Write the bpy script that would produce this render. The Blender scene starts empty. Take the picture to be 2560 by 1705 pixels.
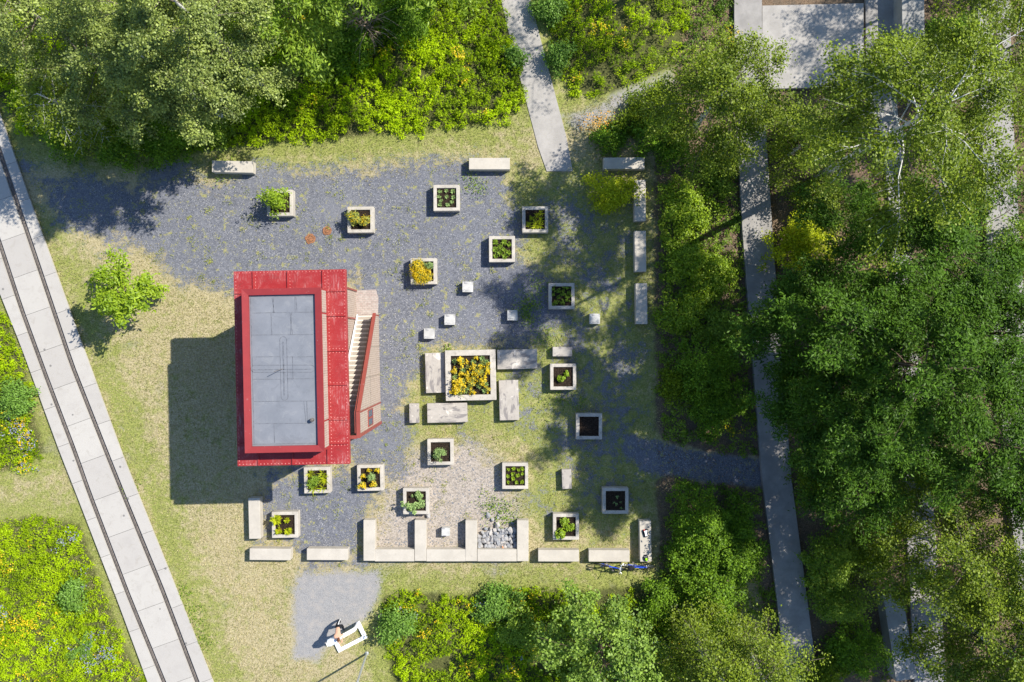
import bpy, bmesh, math, random
import numpy as np
from mathutils import Vector, Matrix, Euler

R = math.radians
scene = bpy.context.scene
COL = scene.collection

# ------------------------------------------------------------------ camera, light, exposure
CAMH = 44.2                      # drone height in metres
PPM = 45.0                       # photo pixels per metre on the ground
cam_d = bpy.data.cameras.new("camera")
cam_d.sensor_width = 36.0
cam_d.lens = 36.0 * CAMH / (2560.0 / PPM)
cam_d.clip_start = 0.5
cam_d.clip_end = 2000.0
cam = bpy.data.objects.new("camera", cam_d)
cam.location = (0, 0, CAMH)
COL.objects.link(cam)
scene.camera = cam

SUN_EL = 45.5
SUN_H = (0.878, 0.479)
world = bpy.data.worlds.new("World")
scene.world = world
world.use_nodes = True
wn = world.node_tree.nodes
wl = world.node_tree.links
for n in list(wn):
    wn.remove(n)
sky = wn.new("ShaderNodeTexSky")
sky.sky_type = 'NISHITA'
sky.sun_disc = False
sky.sun_elevation = R(SUN_EL)
sky.sun_rotation = math.atan2(SUN_H[0], SUN_H[1])
sky.altitude = 0
sky.air_density = 1.0
sky.dust_density = 0.3
sky.ozone_density = 3.5
bg = wn.new("ShaderNodeBackground")
bg.inputs[1].default_value = 0.115
wo = wn.new("ShaderNodeOutputWorld")
wl.new(sky.outputs[0], bg.inputs[0])
wl.new(bg.outputs[0], wo.inputs[0])

sun_d = bpy.data.lights.new("sun", 'SUN')
sun_d.energy = 4.6
sun_d.angle = R(0.5)
sun_d.color = (1.0, 0.95, 0.86)
sun = bpy.data.objects.new("sun", sun_d)
c, s = math.cos(R(SUN_EL)), math.sin(R(SUN_EL))
sun.rotation_euler = Vector((SUN_H[0] * c, SUN_H[1] * c, s)).to_track_quat('Z', 'Y').to_euler()
sun.location = (20, 12, 40)
COL.objects.link(sun)

vs = scene.view_settings
vs.view_transform = 'Standard'
vs.look = 'None'
vs.gamma = 1.0
vs.exposure = 0.76
scene.cycles.max_bounces = 6
scene.cycles.transparent_max_bounces = 4


# ------------------------------------------------------------------ helpers
def P(u, v, z=0.0):
    """point of the photograph at height z -> world"""
    k = (1.0 - z / CAMH) / PPM
    return Vector(((u - 1280.0) * k, -(v - 852.5) * k, z))


def tag(o, label=None, cat=None, group=None, kind=None):
    if label:
        o["label"] = label
    if cat:
        o["category"] = cat
    if group:
        o["group"] = group
    if kind:
        o["kind"] = kind
    return o


def empty(name, loc=(0, 0, 0), rz=0.0):
    o = bpy.data.objects.new(name, None)
    o.empty_display_size = 0.2
    o.location = loc
    o.rotation_euler = (0, 0, rz)
    COL.objects.link(o)
    return o


def link_mesh(name, me, mats, parent=None, smooth=False):
    if not isinstance(mats, (list, tuple)):
        mats = [mats]
    for m in mats:
        me.materials.append(m)
    o = bpy.data.objects.new(name, me)
    COL.objects.link(o)
    if parent is not None:
        o.parent = parent
    if smooth:
        me.polygons.foreach_set("use_smooth", [True] * len(me.polygons))
    return o


def bm_obj(name, bm, mats, parent=None, smooth=False):
    bmesh.ops.recalc_face_normals(bm, faces=bm.faces[:])
    me = bpy.data.meshes.new(name)
    bm.to_mesh(me)
    bm.free()
    return link_mesh(name, me, mats, parent, smooth)


def dup(o, parent=None):
    c_ = o.copy()
    COL.objects.link(c_)
    if parent is not None:
        c_.parent = parent
    for ch in o.children:
        dup(ch, c_)
    return c_


def add_box(bm, c0, size, rz=0.0, bevel=0.0, mat=0, rot=None):
    r = bmesh.ops.create_cube(bm, size=1.0)
    vsx = r["verts"]
    bmesh.ops.scale(bm, vec=size, verts=vsx)
    faces = list({f for v in vsx for f in v.link_faces})
    if bevel > 0:
        ed = list({e for v in vsx for e in v.link_edges})
        b = bmesh.ops.bevel(bm, geom=ed, offset=bevel, segments=2, profile=0.6, affect='EDGES')
        vsx = list({v for f in b["faces"] for v in f.verts} | {v for v in vsx if v.is_valid})
        faces = list({f for v in vsx for f in v.link_faces})
    for f in faces:
        f.material_index = mat
    M = Matrix.Translation(Vector(c0)) @ (rot.to_4x4() if rot is not None else Matrix.Rotation(rz, 4, 'Z'))
    bmesh.ops.transform(bm, matrix=M, verts=vsx)
    return vsx


def add_prism(bm, pts, z0, z1, mat=0):
    """pts: list of (x,y) ; vertical prism"""
    a = [bm.verts.new((p[0], p[1], z0)) for p in pts]
    b = [bm.verts.new((p[0], p[1], z1)) for p in pts]
    n = len(pts)
    fs = [bm.faces.new(a[::-1]), bm.faces.new(b)]
    for i in range(n):
        fs.append(bm.faces.new((a[i], a[(i + 1) % n], b[(i + 1) % n], b[i])))
    for f in fs:
        f.material_index = mat
    return a + b


def add_tube(bm, pts, rad, sides=6, mat=0, caps=True):
    pts = [Vector(p) for p in pts]
    if not isinstance(rad, (list, tuple)):
        rad = [rad] * len(pts)
    rings = []
    ref = Vector((0.31, 0.2, 0.93))
    for i, p in enumerate(pts):
        if i == 0:
            d = pts[1] - pts[0]
        elif i == len(pts) - 1:
            d = pts[-1] - pts[-2]
        else:
            d = pts[i + 1] - pts[i - 1]
        d.normalize()
        a = d.cross(ref)
        if a.length < 1e-3:
            a = d.cross(Vector((1, 0, 0)))
        a.normalize()
        b = d.cross(a)
        rings.append([bm.verts.new(p + (a * math.cos(t) + b * math.sin(t)) * rad[i])
                      for t in [2 * math.pi * k / sides for k in range(sides)]])
    for i in range(len(rings) - 1):
        for k in range(sides):
            f = bm.faces.new((rings[i][k], rings[i][(k + 1) % sides], rings[i + 1][(k + 1) % sides], rings[i + 1][k]))
            f.material_index = mat
    if caps:
        bm.faces.new(rings[0][::-1]).material_index = mat
        bm.faces.new(rings[-1]).material_index = mat


def add_torus(bm, cen, axis, Rm, r, n=28, m=8, mat=0):
    axis = Vector(axis).normalized()
    a = axis.orthogonal().normalized()
    b = axis.cross(a)
    rings = []
    for i in range(n):
        t = 2 * math.pi * i / n
        d = a * math.cos(t) + b * math.sin(t)
        rings.append([bm.verts.new(Vector(cen) + d * (Rm + r * math.cos(q)) + axis * (r * math.sin(q)))
                      for q in [2 * math.pi * k / m for k in range(m)]])
    for i in range(n):
        for k in range(m):
            f = bm.faces.new((rings[i][k], rings[(i + 1) % n][k], rings[(i + 1) % n][(k + 1) % m], rings[i][(k + 1) % m]))
            f.material_index = mat


def quads_mesh(name, V, tint, nper=4, flat=False):
    """V: (N,nper,3) separate faces with a per-leaf tint attribute"""
    N = V.shape[0]
    me = bpy.data.meshes.new(name)
    me.vertices.add(N * nper)
    me.vertices.foreach_set("co", V.reshape(-1).astype(np.float32))
    me.loops.add(N * nper)
    me.loops.foreach_set("vertex_index", np.arange(N * nper, dtype=np.int32))
    me.polygons.add(N)
    me.polygons.foreach_set("loop_start", np.arange(0, N * nper, nper, dtype=np.int32))
    a = me.attributes.new("tint", 'FLOAT', 'POINT')
    a.data.foreach_set("value", np.repeat(np.clip(tint, 0, 1), nper).astype(np.float32))
    if flat:
        me.polygons.foreach_set("use_smooth", [False] * N)
    me.update(calc_edges=True)
    return me


def norm(a):
    return a / np.maximum(np.linalg.norm(a, axis=-1, keepdims=True), 1e-6)


def leaves(rng, C, L, W, up=0.8, axis_bias=(0, 0, 0), out=None, outw=0.0):
    """diamond leaves at centres C"""
    N = len(C)
    n = rng.normal(size=(N, 3)) * 0.55 + np.array([0.22, 0.12, up])
    if out is not None:
        n = n + out * outw
    n = norm(n)
    ax = rng.normal(size=(N, 3)) + np.array(axis_bias)
    if out is not None:
        ax = ax + out * 0.8
    ax = norm(ax - n * np.sum(ax * n, axis=1, keepdims=True))
    sd = np.cross(n, ax)
    k = rng.uniform(0.55, 1.4, size=(N, 1))
    l = L * k
    w = W * k
    V = np.stack([C - ax * l * 0.5, C + sd * w * 0.5 - n * l * 0.04, C + ax * l * 0.5, C - sd * w * 0.5 - n * l * 0.04], axis=1)
    return V


def vnoise(x, y, scale, seed=0):
    """smooth value noise 0..1"""
    x = np.asarray(x) * scale + seed * 17.13
    y = np.asarray(y) * scale - seed * 9.71
    xi = np.floor(x).astype(np.int64)
    yi = np.floor(y).astype(np.int64)
    fx = x - xi
    fy = y - yi
    fx = fx * fx * (3 - 2 * fx)
    fy = fy * fy * (3 - 2 * fy)

    def h(a, b):
        q = (a * 374761393 + b * 668265263 + seed * 1274126177) & 0x7fffffff
        q = ((q ^ (q >> 13)) * 1274126177) & 0x7fffffff
        return ((q ^ (q >> 16)) & 0xffff) / 65535.0
    return (h(xi, yi) * (1 - fx) + h(xi + 1, yi) * fx) * (1 - fy) + (h(xi, yi + 1) * (1 - fx) + h(xi + 1, yi + 1) * fx) * fy


def fbm(x, y, scale, seed=0):
    return (vnoise(x, y, scale, seed) * 0.5 + vnoise(x, y, scale * 2.1, seed + 3) * 0.3 + vnoise(x, y, scale * 4.3, seed + 7) * 0.2)


def poly_sd(X, Y, poly):
    """signed distance (positive inside) to polygon, any units"""
    X = np.asarray(X, dtype=float)
    Y = np.asarray(Y, dtype=float)
    d2 = np.full(X.shape, 1e18)
    ins = np.zeros(X.shape, dtype=bool)
    n = len(poly)
    for i in range(n):
        x0, y0 = poly[i]
        x1, y1 = poly[(i + 1) % n]
        ex, ey = x1 - x0, y1 - y0
        t = np.clip(((X - x0) * ex + (Y - y0) * ey) / (ex * ex + ey * ey + 1e-9), 0, 1)
        d2 = np.minimum(d2, (X - x0 - ex * t) ** 2 + (Y - y0 - ey * t) ** 2)
        cnd = ((y0 > Y) != (y1 > Y))
        with np.errstate(divide='ignore', invalid='ignore'):
            xs = x0 + (Y - y0) * ex / (ey if abs(ey) > 1e-9 else 1e-9)
        ins ^= cnd & (X < xs)
    d = np.sqrt(d2)
    return np.where(ins, d, -d)


# ------------------------------------------------------------------ materials
class NT:
    def __init__(self, name):
        self.m = bpy.data.materials.new(name)
        self.m.use_nodes = True
        self.n = self.m.node_tree.nodes
        self.l = self.m.node_tree.links
        for x in list(self.n):
            self.n.remove(x)
        self.out = self.n.new("ShaderNodeOutputMaterial")

    def node(self, t, **kw):
        x = self.n.new(t)
        for k, v in kw.items():
            setattr(x, k, v)
        return x

    def set(self, sock, v):
        if isinstance(v, (int, float)):
            sock.default_value = v
        elif isinstance(v, (tuple, list)):
            if len(v) == 3 and sock.type == 'RGBA':
                v = (*v, 1)
            sock.default_value = v
        else:
            self.l.new(v, sock)

    def pos(self):
        g = self.node("ShaderNodeNewGeometry")
        return g.outputs["Position"]

    def obj(self):
        return self.node("ShaderNodeTexCoord").outputs["Object"]

    def noise(self, vec, scale, detail=4, rough=0.6, dist=0.0):
        x = self.node("ShaderNodeTexNoise")
        self.set(x.inputs["Vector"], vec)
        x.inputs["Scale"].default_value = scale
        x.inputs["Detail"].default_value = detail
        x.inputs["Roughness"].default_value = rough
        x.inputs["Distortion"].default_value = dist
        return x.outputs["Fac"]

    def voro(self, vec, scale, feature='F1'):
        x = self.node("ShaderNodeTexVoronoi", feature=feature)
        self.set(x.inputs["Vector"], vec)
        x.inputs["Scale"].default_value = scale
        return x

    def ramp(self, fac, lo, hi, smooth=True):
        x = self.node("ShaderNodeMapRange", interpolation_type='SMOOTHSTEP' if smooth else 'LINEAR')
        self.set(x.inputs[0], fac)
        x.inputs[1].default_value = lo
        x.inputs[2].default_value = hi
        return x.outputs[0]

    def mix(self, fac, a, b, blend='MIX'):
        x = self.node("ShaderNodeMix", data_type='RGBA', blend_type=blend)
        self.set(x.inputs[0], fac)
        self.set(x.inputs[6], a)
        self.set(x.inputs[7], b)
        return x.outputs[2]

    def math(self, op, a, b=0.0, clamp=False):
        x = self.node("ShaderNodeMath", operation=op, use_clamp=clamp)
        self.set(x.inputs[0], a)
        self.set(x.inputs[1], b)
        return x.outputs[0]

    def sep(self, c_):
        x = self.node("ShaderNodeSeparateColor")
        self.set(x.inputs[0], c_)
        return x.outputs

    def attr(self, name):
        return self.node("ShaderNodeAttribute", attribute_name=name)

    def bump(self, h, strength=0.3, dist=0.02):
        x = self.node("ShaderNodeBump")
        x.inputs["Strength"].default_value = strength
        x.inputs["Distance"].default_value = dist
        self.set(x.inputs["Height"], h)
        return x.outputs[0]

    def principled(self, col, rough=0.8, normal=None, spec=0.3, metallic=0.0):
        b = self.node("ShaderNodeBsdfPrincipled")
        self.set(b.inputs["Base Color"], col)
        self.set(b.inputs["Roughness"], rough)
        b.inputs["Specular IOR Level"].default_value = spec
        b.inputs["Metallic"].default_value = metallic
        if normal is not None:
            self.l.new(normal, b.inputs["Normal"])
        self.l.new(b.outputs[0], self.out.inputs[0])
        return self.m


def mat_plain(name, col, rough=0.6, spec=0.3, metallic=0.0, var=0.12, scale=9.0):
    t = NT(name)
    v = t.noise(t.obj(), scale, 4)
    cc = t.mix(t.ramp(v, 0.3, 0.7), [x * (1 - var) for x in col], [min(1, x * (1 + var)) for x in col])
    return t.principled(cc, rough, None, spec, metallic)


def mat_leaf(name, dark, light, trans=0.35, gloss=0.05, warm=None):
    t = NT(name)
    f = t.attr("tint").outputs["Fac"]
    col = t.mix(f, dark, light)
    if warm is not None:
        col = t.mix(t.ramp(f, 0.86, 1.0), col, warm)
    d = t.node("ShaderNodeBsdfDiffuse")
    t.set(d.inputs[0], col)
    tr = t.node("ShaderNodeBsdfTranslucent")
    tc = t.mix(1.0, col, (1.0, 1.0, 0.55, 1), 'MULTIPLY')
    t.set(tr.inputs[0], tc)
    m1 = t.node("ShaderNodeMixShader")
    m1.inputs[0].default_value = trans
    t.l.new(d.outputs[0], m1.inputs[1])
    t.l.new(tr.outputs[0], m1.inputs[2])
    g = t.node("ShaderNodeBsdfGlossy")
    g.inputs["Roughness"].default_value = 0.5
    m2 = t.node("ShaderNodeMixShader")
    m2.inputs[0].default_value = gloss
    t.l.new(m1.outputs[0], m2.inputs[1])
    t.l.new(g.outputs[0], m2.inputs[2])
    t.l.new(m2.outputs[0], t.out.inputs[0])
    return t.m


def mat_concrete(name, base, stain=0.25, streak=False, pits=True, moss=False):
    t = NT(name)
    p = t.pos()
    n1 = t.noise(p, 1.3, 5, 0.65)
    n2 = t.noise(p, 7.0, 6, 0.7)
    n3 = t.noise(p, 45.0, 3)
    dark = [x * (1 - stain) for x in base]
    col = t.mix(t.ramp(n1, 0.3, 0.72), dark, base)
    col = t.mix(t.math('MULTIPLY', t.ramp(n2, 0.5, 0.78), 0.45), col, [x * 0.62 for x in base])
    col = t.mix(t.math('MULTIPLY', t.ramp(n3, 0.45, 0.75), 0.25), col, [x * 0.8 for x in base])
    if streak:
        mp = t.node("ShaderNodeMapping")
        t.set(mp.inputs[0], t.obj())
        mp.inputs["Scale"].default_value = (1.0, 4.0, 1.0)
        mp.inputs["Rotation"].default_value = (0, 0, 0.35)
        s1 = t.noise(mp.outputs[0], 1.4, 6, 0.62, 0.8)
        col = t.mix(t.ramp(s1, 0.54, 0.62), col, [base[0] * 0.5, base[1] * 0.5, base[2] * 0.54])
        s2 = t.noise(p, 2.1, 5, 0.6, 0.5)
        col = t.mix(t.ramp(s2, 0.6, 0.68), col, [min(1, x * 1.35) for x in base])
    if pits:
        v = t.voro(p, 3.1)
        col = t.mix(t.ramp(v.outputs["Distance"], 0.06, 0.035), col, [x * 0.3 for x in base])
    if moss:
        n5 = t.noise(p, 4.3, 6, 0.75, 0.6)
        col = t.mix(t.math('MULTIPLY', t.ramp(n5, 0.52, 0.66), 0.6), col, (0.25, 0.225, 0.175))
        n6 = t.noise(p, 14.0, 5, 0.8)
        col = t.mix(t.math('MULTIPLY', t.ramp(n6, 0.60, 0.68), 0.7), col, (0.12, 0.10, 0.08))
    return t.principled(col, 0.85, t.bump(n3, 0.12, 0.01), 0.25)


M = {}
M['concrete'] = mat_concrete("concrete", (0.51, 0.465, 0.395), 0.15)
M['planter'] = mat_concrete("planter_concrete", (0.53, 0.485, 0.42), 0.25, False, True, True)
M['slab'] = mat_concrete("weathered_slab", (0.45, 0.41, 0.36), 0.22, True)
M['stone_cube'] = mat_concrete("cube_stone", (0.56, 0.55, 0.52), 0.3, True, False)
M['walk'] = mat_concrete("walkway_concrete", (0.345, 0.325, 0.305), 0.28)
M['wallc'] = mat_concrete("wall_concrete", (0.36, 0.35, 0.33), 0.25)
M['grav_path'] = mat_concrete("path_concrete", (0.40, 0.375, 0.345), 0.22)
M['white'] = mat_plain("white_paint", (0.86, 0.86, 0.86), 0.45, 0.4, 0, 0.04)
M['soil'] = mat_plain("planter_soil", (0.030, 0.021, 0.015), 0.95, 0.1, 0, 0.5, 14)
M['steel'] = mat_plain("rail_steel", (0.16, 0.14, 0.125), 0.55, 0.4, 0.4, 0.3)
M['chan'] = mat_plain("channel_floor", (0.27, 0.25, 0.23), 0.9, 0.2, 0, 0.3, 5)
M['joint'] = mat_plain("joint_dirt", (0.2, 0.18, 0.15), 0.95, 0.1, 0, 0.3)
M['galv'] = mat_plain("galvanised_steel", (0.52, 0.54, 0.56), 0.4, 0.5, 0.5, 0.1)
M['black'] = mat_plain("black_rubber", (0.012, 0.012, 0.013), 0.7, 0.3, 0, 0.2)
M['darkc'] = mat_plain("dark_cloth", (0.016, 0.016, 0.02), 0.85, 0.15, 0, 0.3)
M['blue'] = mat_plain("blue_enamel", (0.02, 0.075, 0.62), 0.3, 0.5, 0, 0.1)
M['chrome'] = mat_plain("bright_alloy", (0.72, 0.73, 0.75), 0.3, 0.5, 0.7, 0.1)
M['lime'] = mat_plain("lime_plastic", (0.36, 0.80, 0.02), 0.4, 0.4, 0, 0.05)
M['redp'] = mat_plain("red_plastic", (0.55, 0.04, 0.03), 0.5)
M['shirt'] = mat_plain("white_cotton", (0.80, 0.82, 0.84), 0.9, 0.1, 0, 0.05)
M['skin'] = mat_plain("skin", (0.60, 0.35, 0.235), 0.55, 0.3, 0, 0.06)
M['hair'] = mat_plain("reddish_hair", (0.13, 0.045, 0.018), 0.6, 0.3, 0, 0.4, 60)
M['bark'] = mat_plain("brown_bark", (0.12, 0.09, 0.065), 0.9, 0.1, 0, 0.4, 20)
M['twig'] = mat_plain("dry_twig", (0.32, 0.25, 0.18), 0.9, 0.1, 0, 0.3, 20)
M['rust'] = mat_plain("rusty_iron", (0.26, 0.12, 0.06), 0.85, 0.2, 0, 0.35, 12)
M['glass'] = mat_plain("window_glass", (0.05, 0.08, 0.13), 0.08, 0.6)
M['stair'] = mat_concrete("stair_tread", (0.40, 0.35, 0.29), 0.2, False, False)
M['nosing'] = mat_concrete("stair_nosing", (0.66, 0.60, 0.52), 0.1, False, False)
M['stone'] = None


def m_birch_bark():
    t = NT("birch_bark")
    p = t.obj()
    mp = t.node("ShaderNodeMapping")
    t.set(mp.inputs[0], p)
    mp.inputs["Scale"].default_value = (6, 6, 14)
    n = t.noise(mp.outputs[0], 1.0, 4, 0.7)
    col = t.mix(t.ramp(n, 0.56, 0.66), (0.62, 0.60, 0.56), (0.06, 0.05, 0.045))
    return t.principled(col, 0.8, None, 0.2)


M['birch'] = m_birch_bark()
M['limb'] = mat_plain("grey_brown_twig", (0.17, 0.14, 0.11), 0.9, 0.1, 0, 0.35, 12)


def m_red():
    t = NT("red_painted_steel")
    p = t.obj()
    n1 = t.noise(p, 1.1, 6, 0.68, 0.6)
    mp = t.node("ShaderNodeMapping")
    t.set(mp.inputs[0], p)
    mp.inputs["Scale"].default_value = (9, 1.2, 1)
    n2 = t.noise(mp.outputs[0], 1.6, 5, 0.7)
    col = t.mix(t.ramp(n1, 0.35, 0.65), (0.285, 0.020, 0.020), (0.32, 0.034, 0.032))
    col = t.mix(t.math('MULTIPLY', t.ramp(n1, 0.46, 0.64), t.ramp(n2, 0.46, 0.70)), col, (0.44, 0.22, 0.21))
    n4 = t.noise(p, 2.3, 6, 0.7, 0.5)
    col = t.mix(t.math('MULTIPLY', t.ramp(n4, 0.52, 0.66), 0.45), col, (0.20, 0.030, 0.026))
    n3 = t.noise(p, 30, 3)
    col = t.mix(t.math('MULTIPLY', t.ramp(n3, 0.62, 0.7), 0.3), col, (0.55, 0.38, 0.35))
    return t.principled(col, 0.38, None, 0.5)


M['red'] = m_red()


def m_red_plain(name, col):
    t = NT(name)
    p = t.obj()
    n1 = t.noise(p, 2.1, 5, 0.6)
    cc = t.mix(t.ramp(n1, 0.3, 0.7), col, [min(1, x * 1.12) for x in col])
    n3 = t.noise(p, 9, 3)
    cc = t.mix(t.math('MULTIPLY', t.ramp(n3, 0.68, 0.74), 0.35), cc, (0.6, 0.45, 0.4))
    return t.principled(cc, 0.42, None, 0.45)


M['rivet'] = m_red_plain("rivet_red", (0.42, 0.10, 0.09))
M['coping'] = m_red_plain("coping_red", (0.25, 0.030, 0.030))
M['railred'] = m_red_plain("rail_red", (0.25, 0.055, 0.042))


def m_roof():
    t = NT("roof_felt")
    p = t.obj()
    n1 = t.noise(p, 0.9, 5, 0.6)
    n2 = t.noise(p, 60, 3, 0.7)
    n3 = t.noise(p, 5, 5, 0.7)
    col = t.mix(t.ramp(n1, 0.3, 0.7), (0.170, 0.181, 0.204), (0.215, 0.225, 0.248))
    col = t.mix(t.math('MULTIPLY', t.ramp(n2, 0.35, 0.7), 0.5), col, (0.155, 0.164, 0.185))
    col = t.mix(t.math('MULTIPLY', t.ramp(n3, 0.6, 0.75), 0.35), col, (0.27, 0.27, 0.27))
    n5 = t.noise(p, 1.7, 6, 0.7, 0.7)
    col = t.mix(t.math('MULTIPLY', t.ramp(n5, 0.54, 0.64), 0.30), col, (0.27, 0.275, 0.28))
    col = t.mix(t.math('MULTIPLY', t.ramp(n5, 0.46, 0.38), 0.35), col, (0.135, 0.145, 0.165))
    return t.principled(col, 0.8, t.bump(n2, 0.2, 0.005), 0.25)


M['felt'] = m_roof()
M['felt_seam'] = mat_plain("felt_seam", (0.148, 0.157, 0.178), 0.8, 0.2, 0, 0.25, 6)


def m_mesh():
    """small-scale brick like perforated cladding"""
    t = NT("perforated_cladding")
    tc = t.node("ShaderNodeTexCoord").outputs["Object"]
    s = t.node("ShaderNodeSeparateXYZ")
    t.l.new(tc, s.inputs[0])
    cb = t.node("ShaderNodeCombineXYZ")
    t.l.new(s.outputs[1], cb.inputs[0])
    t.l.new(s.outputs[2], cb.inputs[1])
    b = t.node("ShaderNodeTexBrick")
    t.l.new(cb.outputs[0], b.inputs["Vector"])
    b.inputs["Scale"].default_value = 1.0
    b.inputs["Brick Width"].default_value = 0.22
    b.inputs["Row Height"].default_value = 0.105
    b.inputs["Mortar Size"].default_value = 0.02
    b.inputs["Color1"].default_value = (0.17, 0.11, 0.085, 1)
    b.inputs["Color2"].default_value = (0.27, 0.19, 0.15, 1)
    b.inputs["Mortar"].default_value = (0.50, 0.43, 0.37, 1)
    n = t.noise(tc, 3.0, 5, 0.7)
    col = t.mix(t.math('MULTIPLY', t.ramp(n, 0.4, 0.75), 0.45), b.outputs[0], (0.48, 0.40, 0.33))
    return t.principled(col, 0.8, None, 0.2)


M['mesh'] = m_mesh()


def m_pad():
    t = NT("paved_pad")
    b = t.node("ShaderNodeTexBrick")
    t.set(b.inputs["Vector"], t.obj())
    b.inputs["Scale"].default_value = 1.0
    b.inputs["Brick Width"].default_value = 0.2
    b.inputs["Row Height"].default_value = 0.1
    b.inputs["Mortar Size"].default_value = 0.012
    b.inputs["Color1"].default_value = (0.36, 0.27, 0.24, 1)
    b.inputs["Color2"].default_value = (0.44, 0.36, 0.32, 1)
    b.inputs["Mortar"].default_value = (0.25, 0.23, 0.2, 1)
    n = t.noise(t.obj(), 4, 5, 0.7)
    col = t.mix(t.math('MULTIPLY', t.ramp(n, 0.4, 0.7), 0.6), b.outputs[0], (0.46, 0.42, 0.38))
    return t.principled(col, 0.85, None, 0.2)


M['pad'] = m_pad()


def m_stone():
    t = NT("quarry_stone")
    oi = t.node("ShaderNodeObjectInfo")
    n = t.noise(t.obj(), 9, 5, 0.7)
    col = t.mix(oi.outputs["Random"], (0.20, 0.215, 0.235), (0.42, 0.38, 0.34))
    col = t.mix(t.ramp(n, 0.4, 0.7), col, (0.33, 0.335, 0.345))
    return t.principled(col, 0.85, t.bump(n, 0.4, 0.02), 0.25)


M['stone'] = m_stone()
M['orange_stone'] = mat_plain("sandstone", (0.50, 0.25, 0.12), 0.9, 0.2, 0, 0.25, 12)

# foliage
M['l_birch'] = mat_leaf("birch_leaf", (0.065, 0.105, 0.016), (0.4, 0.48, 0.105), 0.3, 0.03)
M['l_birch2'] = mat_leaf("yellow_birch_leaf", (0.055, 0.098, 0.008), (0.275, 0.36, 0.02), 0.32, 0.02)
M['l_robinia'] = mat_leaf("robinia_leaf", (0.020, 0.055, 0.005), (0.110, 0.220, 0.017), 0.24, 0.012)
M['l_oak'] = mat_leaf("oak_leaf", (0.07, 0.135, 0.015), (0.34, 0.5, 0.075), 0.32, 0.02)
M['l_ash'] = mat_leaf("ash_leaf", (0.095, 0.185, 0.014), (0.36, 0.5, 0.045), 0.4, 0.02)
M['l_shrub'] = mat_leaf("shrub_leaf", (0.045, 0.105, 0.008), (0.24, 0.41, 0.024), 0.33, 0.012)
M['l_lime'] = mat_leaf("lime_leaf", (0.26, 0.32, 0.008), (0.62, 0.68, 0.02), 0.42, 0.015)
M['l_meadow'] = mat_leaf("meadow_leaf", (0.14, 0.235, 0.006), (0.52, 0.7, 0.008), 0.42, 0.008)
M['l_under'] = mat_leaf("undergrowth_leaf", (0.065, 0.11, 0.007), (0.32, 0.42, 0.02), 0.36, 0.01)
M['l_walnut'] = mat_leaf("walnut_leaf", (0.15, 0.26, 0.012), (0.4, 0.54, 0.025), 0.38, 0.025)
M['l_grass'] = mat_leaf("grass_blade", (0.18, 0.21, 0.042), (0.52, 0.445, 0.235), 0.25, 0.015)
M['l_weed'] = mat_leaf("weed_leaf", (0.17, 0.22, 0.03), (0.46, 0.47, 0.1), 0.3, 0.02)
M['l_yellow'] = mat_leaf("yellow_petal", (0.48, 0.34, 0.01), (0.80, 0.58, 0.012), 0.25, 0.02)
M['l_orange'] = mat_leaf("orange_petal", (0.62, 0.30, 0.03), (0.80, 0.45, 0.05), 0.25, 0.02)
M['l_purple'] = mat_leaf("blue_petal", (0.16, 0.18, 0.26), (0.34, 0.36, 0.46), 0.25, 0.02)
M['l_sage'] = mat_leaf("sage_leaf", (0.17, 0.28, 0.08), (0.4, 0.53, 0.19), 0.3, 0.02)
M['l_blue'] = mat_leaf("blue_green_leaf", (0.09, 0.18, 0.025), (0.25, 0.43, 0.065), 0.35, 0.015)
M['l_dry'] = mat_leaf("dry_litter", (0.11, 0.065, 0.035), (0.36, 0.25, 0.16), 0.1, 0.02)

# ------------------------------------------------------------------ the ground
POLY = {
    'gravel': [(40, 405), (110, 400), (330, 440), (480, 425), (560, 455), (640, 420), (760, 425), (900, 415), (1060, 395), (1190, 392),
               (1260, 420), (1270, 500), (1330, 560), (1300, 640), (1420, 690), (1450, 770), (1390, 830), (1330, 870),
               (1060, 872), (1055, 920), (1015, 1000), (1000, 1180), (960, 1210), (905, 1300), (905, 1420), (770, 1430), (735, 1360),
               (660, 1350), (655, 1180), (880, 1165), (880, 700), (560, 735), (450, 700), (380, 640), (220, 630), (120, 590)],
    'mixed': [(1240, 420), (1500, 430), (1640, 470), (1640, 700), (1660, 1060), (1640, 1330), (1480, 1360), (1300, 1280), (1320, 1120),
              (1010, 1090), (1020, 880), (1320, 860), (1300, 640)],
    'bluepath': [(1560, 1080), (1660, 1105), (1760, 1128), (1910, 1145), (1910, 1222), (1760, 1208), (1640, 1185), (1560, 1150)],
    'pebble': [(985, 1170), (1060, 1120), (1200, 1110), (1270, 1190), (1300, 1290), (1300, 1390), (930, 1390), (940, 1290)],
    'pad': [(742, 1440), (820, 1425), (945, 1432), (948, 1500), (920, 1545), (870, 1572), (812, 1618), (792, 1650), (735, 1648), (728, 1560)],
    'dirt_path': [(1400, 285), (1500, 250), (1600, 190), (1690, 170), (1700, 215), (1600, 250), (1530, 300), (1440, 340)],
    'litter': [(1640, 380), (1690, 150), (1720, -60), (2800, -60), (2800, 1900), (1900, 1900), (1900, 1450), (1650, 1420), (1640, 1230), (1640, 1090)],
    'patch': [(1290, 560), (1330, 470), (1400, 470), (1420, 560), (1380, 600)],
}
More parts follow.
